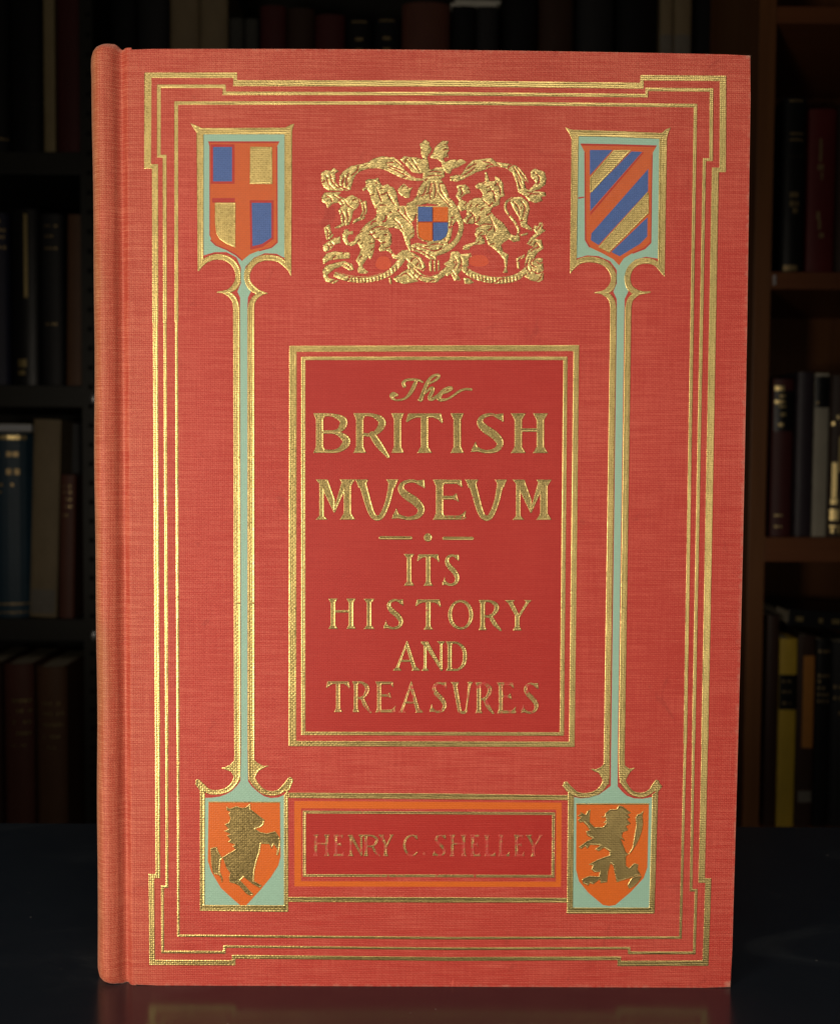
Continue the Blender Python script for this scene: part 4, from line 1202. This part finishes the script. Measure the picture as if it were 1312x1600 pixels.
BK = {
    'black': cmat('black_leather', (0.008, 0.008, 0.009), 0.38), 'black2': cmat('charcoal_cloth', (0.014, 0.014, 0.016), 0.6),
    'navy': cmat('navy_cloth', (0.008, 0.010, 0.035), 0.55), 'teal': cmat('dark_blue_cloth', (0.012, 0.045, 0.075), 0.5),
    'maroon': cmat('maroon_cloth', (0.075, 0.012, 0.012), 0.55), 'brownred': cmat('red_brown_cloth', (0.12, 0.040, 0.025), 0.6),
    'brown': cmat('brown_cloth', (0.13, 0.060, 0.028), 0.6), 'dkbrown': cmat('dark_brown_leather', (0.045, 0.020, 0.012), 0.5),
    'cream': cmat('cream_vellum', (0.32, 0.25, 0.13), 0.6), 'beige': cmat('beige_cloth', (0.25, 0.19, 0.11), 0.7),
    'red': cmat('dark_red_cloth', (0.14, 0.012, 0.013), 0.5), 'grey': cmat('grey_cloth', (0.05, 0.048, 0.042), 0.6),
    'purple': cmat('purple_grey_leather', (0.042, 0.030, 0.040), 0.45), 'white': cmat('off_white_vellum', (0.50, 0.46, 0.36), 0.55),
    'yellow': cmat('mustard_vellum', (0.60, 0.40, 0.04), 0.55), 'orange': cmat('tan_orange_cloth', (0.34, 0.16, 0.045), 0.6),
}


def shelf_book(name, label, x0, x1, ytop, ybot, Y, mat, depth=0.15, marks=(), lab=(), group=None, zbase=None, tilt=0.0, rounded=0.16, px_row=None, bands=()):
    """an upright book on a shelf, its spine to the camera; x0..x1, ytop..ybot measured on the spine"""
    row = (ytop + ybot) / 2 if px_row is None else px_row
    xa_, xb_ = P(x0, row, Y)[0], P(x1, row, Y)[0]
    w = xb_ - xa_
    zt = P((x0 + x1) / 2, ytop, Y)[1]
    zb = P((x0 + x1) / 2, ybot, Y)[1] if zbase is None else zbase + 0.0004
    h = zt - zb
    t = thing(name, label, 'book', ((xa_ + xb_) / 2, Y + 0.01, zb), group, (0, tilt, 0))
    sag = w * rounded
    n = 10

    def arc(u, off=0.0):
        """u in 0..1 across the spine"""
        a = (u - .5) * 2
        return (a * w / 2, -0.01 + sag * (1 - math.sqrt(max(0.0, 1 - a * a * 0.92))) / (1 - math.sqrt(0.08)) - off)
    pts = [arc(i / n) for i in range(n + 1)]
    th = 0.0026
    outer = [(-w / 2, depth - 0.01)] + pts + [(w / 2, depth - 0.01)]
    inner = [(w / 2 - th, depth - 0.01), (w / 2 - th, pts[-1][1] + th)] + [(x * (1 - 2 * th / w), y + th) for x, y in pts[::-1][1:-1]] + [(-w / 2 + th, pts[0][1] + th), (-w / 2 + th, depth - 0.01)]
    ring = outer + inner
    m_ = len(ring)
    vv = [(x, y, 0.0) for x, y in ring] + [(x, y, h) for x, y in ring]
    no = len(outer)
    ff = [(i, (i + 1) % m_, m_ + (i + 1) % m_, m_ + i) for i in range(m_)]
    bm = bmesh.new()
    bv = [bm.verts.new(v) for v in vv]
    for f in ff:
        bm.faces.new([bv[i] for i in f])
    # caps as quads between outer and inner outline (both have the same count when reversed)
    inn = list(range(m_ - 1, no - 1, -1))
    out_i = list(range(no))
    for i in range(len(out_i) - 1):
        a, b = out_i[i], out_i[i + 1]
        c1, d1 = inn[min(i + 1, len(inn) - 1)], inn[min(i, len(inn) - 1)]
        for o_ in (0, m_):
            q = [bv[a + o_], bv[b + o_], bv[c1 + o_], bv[d1 + o_]]
            q2 = []
            for v in q:
                if v not in q2:
                    q2.append(v)
            try:
                bm.faces.new(q2)
            except ValueError:
                pass
    cov = obj_bm('cover', bm, mat, t)
    bm = bmesh.new()
    box(bm, -w / 2 + th + .0002, w / 2 - th - .0002, sag + 0.0, depth - 0.014, 0.002, h - 0.003)
    obj_bm('page_block', bm, M['paper'], t)

    def strip(nm, m, items, off):
        bm = bmesh.new()
        for (u0, u1, f0, f1) in items:
            k_ = max(1, int((u1 - u0) * 10))
            lo, hi = [], []
            for i in range(k_ + 1):
                x, y = arc(u0 + (u1 - u0) * i / k_, off)
                lo.append(bm.verts.new((x, y, h * f0)))
                hi.append(bm.verts.new((x, y, h * f1)))
            for i in range(k_):
                bm.faces.new((lo[i], lo[i + 1], hi[i + 1], hi[i]))
        o = obj_bm(nm, bm, m, t)
        return o
    for (nm, mk, items) in lab:
        strip(nm, M[mk], items, 0.0005)
    for (nm, mk, items) in marks:
        rows_ = {}
        for q in items:
            rows_.setdefault(round((q[2] + q[3]) / 2, 3) if nm == 'gilt_lettering' else q, []).append(q)
        for q in rows_.values():
            strip(nm, M[mk], q, 0.0010)
    for f in bands:
        bm = bmesh.new()
        lo = [arc(i / n, 0.0014) for i in range(n + 1)]
        hi = [arc(i / n, -0.001) for i in range(n + 1)]
        poly = lo + hi[::-1]
        va = [bm.verts.new((x, y, h * f - .0018)) for x, y in poly]
        vb2 = [bm.verts.new((x, y, h * f + .0018)) for x, y in poly]
        for i in range(len(poly)):
            bm.faces.new((va[i], va[(i + 1) % len(poly)], vb2[(i + 1) % len(poly)], vb2[i]))
        for i in range(n):
            bm.faces.new((va[i], va[i + 1], va[2 * n - i], va[2 * n + 1 - i]))
            bm.faces.new((vb2[i], vb2[i + 1], vb2[2 * n - i], vb2[2 * n + 1 - i]))
        obj_bm('raised_band', bm, mat, t)
    return t


def dashes(rows, u0=0.2, u1=0.8, hgt=0.012, n=6, seed=1):
    """short blurred strokes standing for lettering too small and dark to read"""
    rr = random.Random(seed)
    out = []
    for f in rows:
        step = (u1 - u0) / n
        for i in range(n):
            if rr.random() < 0.16:
                continue
            a = u0 + step * i
            out.append((a + step * .08, a + step * (.55 + .35 * rr.random()), f - hgt / 2, f + hgt / 2))
    return out


G1 = 'old books on the dark bookcase'
G2 = 'old books on the wooden bookcase'
Yb = YD + 0.018
# top shelf, left bay
shelf_book('shelf_book', 'black book at the far left of the top shelf, partly outside the picture', -42, 12, -60, 237, Yb, BK['black'], zbase=SH['a'], group=G1, marks=[('gilt_band', 'dullgilt', [(.5, .98, .075, .083)])])
shelf_book('shelf_book', 'black book with gold ruled bands left of the thin cream spine', 14, 66, -40, 237, Yb, BK['black'], zbase=SH['a'], group=G1, marks=[('gilt_band', 'gilt', [(.55, .95, f, f + .012) for f in (.055, .155, .285, .415, .55)])], bands=(.06, .16, .29, .42, .555))
shelf_book('shelf_book', 'thin cream spine on the top shelf at left', 68.5, 85.5, -55, 237, Yb, BK['cream'], zbase=SH['a'], group=G1, rounded=.1)
shelf_book('shelf_book', 'dark maroon book right of the thin cream spine', 87.5, 128, -70, 237, Yb, BK['maroon'], zbase=SH['a'], group=G1)
# second shelf
shelf_book('shelf_book', 'navy book at the left edge of the second shelf', -34, 13, 332, 602, Yb, BK['navy'], zbase=SH['b'], group=G1, marks=[('gilt_lettering', 'dullgilt', dashes((.95, .90, .86, .80), .4, .95, .016, 4, 3))])
shelf_book('shelf_book', 'glossy black book with a painted highlight down its spine', 17, 61, 326, 602, Yb, BK['black'], zbase=SH['b'], group=G1, marks=[('gilt_or_highlight', 'gilt', [(.50, .62, .50, .97), (.25, .55, .105, .15), (.25, .50, .06, .085)])])  # the long strip is a leather highlight painted in gilt colour
shelf_book('shelf_book', 'charcoal book between the glossy black book and the brown spine', 64, 98, 334, 602, Yb, BK['black2'], zbase=SH['b'], group=G1, marks=[('gilt_lettering', 'dullgilt', dashes((.93, .87, .80, .36), .2, .8, .012, 4, 4))])
shelf_book('shelf_book', 'slim brown book leaning at the right end of the second shelf', 103, 127, 335, 602, Yb, BK['brown'], zbase=SH['b'], group=G1, rounded=.1, tilt=math.radians(0.9))
# third shelf
tb_ = shelf_book('shelf_book', 'dark blue cloth book with gold lettering on the third shelf', -38, 47, 676, 968, Yb, BK['teal'], zbase=SH['c'], group=G1, rounded=.22,
                 marks=[('gilt_band', 'gilt', [(.30, .92, .965, .985)]), ('gilt_lettering', 'dullgilt', dashes((.885,), .12, .92, .026, 7, 5) + dashes((.79,), .15, .85, .032, 5, 6) + dashes((.72,), .25, .75, .016, 5, 7) + dashes((.68,), .4, .6, .014, 2, 8)), ('gilt_band', 'dullgilt', [(.1, .95, .07, .078), (.1, .95, .025, .03)])])
xa_, xb_ = P(-38, 672, Yb)[0], P(50, 672, Yb)[0]
zt_ = P(5, 675.3, Yb)[1]
bkl = thing('booklet', 'thin pale grey booklet lying flat on top of the dark blue book', 'booklet', ((xa_ + xb_) / 2, Yb + 0.07, zt_ + 0.0012))
wv_ = (xb_ - xa_) / 2
bm = bmesh.new(); box(bm, -wv_, wv_, -0.07, 0.06, 0.0, 0.0012, 0.0003); obj_bm('cover', bm, M['lwhite'], bkl)
bm = bmesh.new(); box(bm, -wv_ + .001, wv_ - .001, -0.069, 0.06, 0.0014, 0.0088); obj_bm('page_block', bm, plain('grey_white_pages', (0.60, 0.62, 0.66), 0.7, 0, .1, 30, (1, 1, 40)), bkl)
bm = bmesh.new(); box(bm, -wv_, wv_, -0.07, 0.06, 0.009, 0.0100, 0.0003); obj_bm('cover', bm, M['lwhite'], bkl)
shelf_book('shelf_book', 'beige cloth book leaning beside the dark blue one', 44, 86, 655, 968, Yb, BK['beige'], zbase=SH['c'] + .001, group=G1, tilt=math.radians(1.9), rounded=.1, lab=[('stain_patch', 'lgrey', [(.05, .95, .02, .14)])])
shelf_book('shelf_book', 'short red-brown book with faint gilt lines right of the beige book', 91, 114, 742, 968, Yb - .002, BK['brownred'], zbase=SH['c'], group=G1, tilt=math.radians(1.2), marks=[('gilt_lettering', 'dullgilt', dashes((.92, .88, .83, .78, .72), .2, .8, .014, 3, 9))])
shelf_book('shelf_book', 'black book standing back behind the short red-brown one', 99, 127, 662, 968, Yb + 0.055, BK['black2'], zbase=SH['c'], group=G1, depth=.13)
# fourth shelf
shelf_book('shelf_book', 'dark brown book at the left edge of the lowest visible shelf', -42, 2, 1036, 1334, Yb, BK['dkbrown'], zbase=SH['d'], group=G1)
shelf_book('shelf_book', 'red-brown book with four gilt lines, left of its lighter twin', 5, 51, 1038, 1334, Yb, BK['brownred'], zbase=SH['d'], group=G1, rounded=.2, marks=[('gilt_lettering', 'gilt', dashes((.805, .75, .69, .63), .35, .97, .016, 5, 11) + dashes((.565,), .3, .8, .01, 5, 12))])
shelf_book('shelf_book', 'lighter brown book with dull gilt lines on the lowest shelf', 56, 103, 1042, 1334, Yb, BK['brown'], zbase=SH['d'], group=G1, rounded=.2, marks=[('gilt_lettering', 'dullgilt', dashes((.80, .745, .685, .62), .25, .95, .016, 6, 13) + dashes((.56,), .3, .7, .01, 4, 14))])
# top shelf, middle bay (seen above the red book)
row = [
    ('black', 172, 212, -40, 'black book directly above the spine of the red book', {}),
    ('black2', 214, 262, -30, 'charcoal book left of the two beige volumes above the red book', {}),
    ('beige', 265, 310, -45, 'beige volume with grey foot, left one of the pair above the red book', {'lab': [('stain_patch', 'lgrey', [(.02, .98, .40, .57)])]}),
    ('beige', 311.5, 355, -45, 'beige volume with grey foot, right one of the pair above the red book', {'lab': [('stain_patch', 'lgrey', [(.02, .98, .40, .58)])]}),
    ('grey', 358, 380, 28, 'slim grey book just right of the beige pair', {}),
    ('grey', 382, 403, 29, 'second slim grey book from the beige pair', {}),
    ('maroon', 406, 446, 8, 'maroon book third from the right of the beige pair', {}),
    ('dkbrown', 448, 490, 12, 'dark brown book between two maroon ones above the red book', {}),
    ('maroon', 492, 538, 22, 'maroon book left of the pair of black gilt volumes', {}),
    ('black', 541, 581, 29, 'black gilt volume, left one of the pair above the red book', {'marks': [('gilt_band', 'dullgilt', [(.2, .8, .97, .982), (.35, .65, .84, .86), (.35, .65, .76, .78)])]}),
    ('black', 584, 624, 27, 'black gilt volume, right one of the pair above the red book', {'marks': [('gilt_band', 'dullgilt', [(.2, .8, .97, .982), (.35, .65, .84, .86), (.35, .65, .76, .78)])]}),
    ('brownred', 628, 702, 3, 'broad red-brown book above the middle of the red book', {}),
    ('black', 706, 742, 9, 'black book left under the pale papers', {}),
    ('black2', 744, 778, 10, 'charcoal book right under the pale papers', {}),
    ('black', 786, 838, -20, 'black book right of the pale papers', {}),
    ('dkbrown', 842, 896, -34, 'dark brown book in the dark stretch above the red book', {}),
    ('black2', 902, 958, -26, 'charcoal book in the dark stretch above the red book', {}),
    ('black', 964, 1026, -40, 'black book left of the two slim cream volumes', {}),
    ('beige', 1031, 1051, -30, 'slim cream volume, left one of the pair near the wooden bookcase', {'lab': [('stain_patch', 'lgrey', [(.02, .98, .50, .70)])]}),
    ('beige', 1053, 1080, -30, 'slim cream volume, right one of the pair near the wooden bookcase', {'lab': [('stain_patch', 'lgrey', [(.02, .98, .50, .70)])]}),
    ('black', 1086, 1140, -36, 'black book at the right end of the shelf beside the wooden bookcase', {}),
]
for mt, x0, x1, yt_, lb, kw in row:
    shelf_book('shelf_book', lb, x0, x1, yt_, 237, Yb, BK[mt], zbase=SH['a'], group=G1, px_row=60, **kw)
xa_, xb_ = P(704, 5, Yb)[0], P(776, 5, Yb)[0]
zt_ = P(740, 8.0, Yb)[1]
pap = thing('papers', 'pale folded papers lying on top of the black books', 'papers', ((xa_ + xb_) / 2, Yb + 0.06, zt_))
for i_, (dx_, ang) in enumerate(((0, 0.0), (0.003, 0.05))):
    bm = bmesh.new()
    box(bm, -(xb_ - xa_) / 2, (xb_ - xa_) / 2, -0.055, 0.05, 0.0004 + i_ * .0042, 0.0042 + i_ * .0042, 0.0006)
    for v in bm.verts:
        v.co.x, v.co.y = v.co.x * math.cos(ang) - v.co.y * math.sin(ang) + dx_, v.co.x * math.sin(ang) + v.co.y * math.cos(ang)
        v.co.z += 0.002 * (v.co.x / 0.04) ** 2 * .4
    obj_bm('sheet', bm, M['lwhite'], pap)

# wooden bookcase, upper row
Yw = YW + 0.02
shelf_book('shelf_book', 'black leather book with raised bands beside the dark red one', 1223, 1258, 152, 425, Yw, BK['black'], zbase=SW['b'], group=G2, marks=[('gilt_band', 'dullgilt', [(.2, .8, .975, .985), (.25, .85, .79, .80), (.25, .85, .755, .765), (.25, .85, .66, .67), (.1, .7, .02, .05)] + dashes((.45, .40, .36), .3, .7, .03, 3, 20))], bands=(.66, .78))
shelf_book('shelf_book', 'dark red book with faded script on its spine', 1263, 1305, 170, 425, Yw, BK['red'], zbase=SW['b'], group=G2, rounded=.1, marks=[('gilt_lettering', 'dullgilt', [(.34, .44, .68, .82), (.30, .52, .63, .665), (.42, .50, .57, .62), (.30, .42, .33, .38), (.36, .46, .27, .33), (.40, .58, .22, .25)])])
shelf_book('shelf_book', 'dark brown book right of the dark red one, cut by the picture edge', 1309, 1352, 160, 425, Yw, BK['dkbrown'], zbase=SW['b'], group=G2)
# middle row
shelf_book('shelf_book', 'maroon book with black gilt label beside the wooden upright', 1204, 1240, 592, 840, Yw, BK['maroon'], zbase=SW['c'], group=G2, rounded=.2,
           lab=[('spine_label', 'lblack', [(.12, .97, .67, .925)])], marks=[('gilt_band', 'gilt', [(.12, .50, .925, .955), (.30, .55, .885, .90), (.12, .55, .845, .865), (.3, .6, .82, .83), (.35, .60, .765, .785), (.28, .52, .70, .72)]), ('gilt_band', 'dullgilt', [(.2, .55, .125, .14), (.2, .55, .055, .068)])])
shelf_book('shelf_book', 'purple-grey leather book between the maroon book and the white one', 1243, 1270, 581, 840, Yw, BK['purple'], zbase=SW['c'], group=G2, bands=(.95, .84, .62, .30))
shelf_book('shelf_book', 'off-white book with a black label at its head', 1271, 1293, 583, 840, Yw, BK['white'], zbase=SW['c'], group=G2, rounded=.1, lab=[('spine_label', 'lblack', [(.0, 1.0, .79, .98)])], marks=[('gilt_lettering', 'dullgilt', dashes((.87, .82), .05, .5, .012, 2, 31))])
shelf_book('shelf_book', 'brown book with ornate gilt tooling at the picture edge', 1296, 1340, 586, 840, Yw, BK['dkbrown'], zbase=SW['c'], group=G2,
           marks=[('gilt_lettering', 'gilt', dashes((.74, .70), .05, .95, .022, 6, 32)), ('gilt_or_highlight', 'gilt', [(.10, .26, .24, .46), (.08, .30, .20, .235), (.30, .60, .40, .62), (.06, .34, .10, .17), (.42, .7, .1, .3), (.06, .9, .055, .07), (.1, .2, .02, .05), (.3, .42, .02, .05)])])
# lower row
shelf_book('shelf_book', 'dark brown book left of the mustard yellow spine', 1195, 1214, 962, 1300, Yw, BK['dkbrown'], zbase=SW['d'], group=G2)
shelf_book('shelf_book', 'mustard yellow book with a black label on the lowest shelf', 1215.5, 1242, 998, 1300, Yw, BK['yellow'], zbase=SW['d'], group=G2, rounded=.08, lab=[('spine_label', 'lblack', [(.0, 1.0, .625, .81)])], marks=[('gilt_lettering', 'dullgilt', dashes((.775, .72, .66), .15, .7, .014, 4, 40))])
shelf_book('shelf_book', 'dark brown book with a tall orange label', 1244, 1270, 993, 1300, Yw, BK['dkbrown'], zbase=SW['d'], group=G2, rounded=.08, lab=[('spine_label', 'lorange', [(.30, .98, .415, .895)]), ('shelf_mark', 'lgrey', [(.15, .98, .13, .19)])])
shelf_book('shelf_book', 'black book with small gilt lettering at the right of the lowest shelf', 1272, 1296, 1000, 1300, Yw, BK['black'], zbase=SW['d'], group=G2, marks=[('gilt_lettering', 'dullgilt', dashes((.94, .81, .78, .745, .71, .675), .1, .9, .014, 3, 41))])
shelf_book('shelf_book', 'black book with red spots of tooling, cut by the lower right edge', 1298, 1340, 1004, 1300, Yw, BK['black2'], zbase=SW['d'], group=G2, marks=[('gilt_lettering', 'dullgilt', dashes((.76, .70, .62), .05, .6, .016, 3, 42))])
# a black book lying across the lower row
xa_, za_ = P(1262, 987, Yw)
lie = thing('shelf_book', 'black gilt book lying flat across the tops of the lower row', 'book', (xa_ + 0.01, Yw + 0.012, za_ + 0.004), G2, (0, math.radians(4), 0))
bm = bmesh.new(); box(bm, -0.035, 0.12, -0.008, 0.11, 0.0, 0.0025, 0.0006); obj_bm('cover', bm, BK['black'], lie)
bm = bmesh.new(); box(bm, -0.035, 0.12, -0.008, 0.11, 0.0185, 0.021, 0.0006); obj_bm('cover', bm, BK['black'], lie)
bm = bmesh.new(); box(bm, -0.032, 0.117, 0.001, 0.107, 0.0027, 0.0183); obj_bm('page_block', bm, M['paper'], lie)
bm = bmesh.new(); box(bm, -0.035, 0.12, -0.011, -0.0082, 0.0005, 0.0205, 0.001); obj_bm('spine', bm, BK['black'], lie)
bm = bmesh.new()
for x_, ww in ((-0.026, .009), (0.002, .005), (0.018, .010), (0.034, .010), (0.052, .012)):
    box(bm, x_, x_ + ww, -0.0116, -0.0111, 0.007, 0.013)
obj_bm('gilt_lettering', bm, M['gilt'], lie)
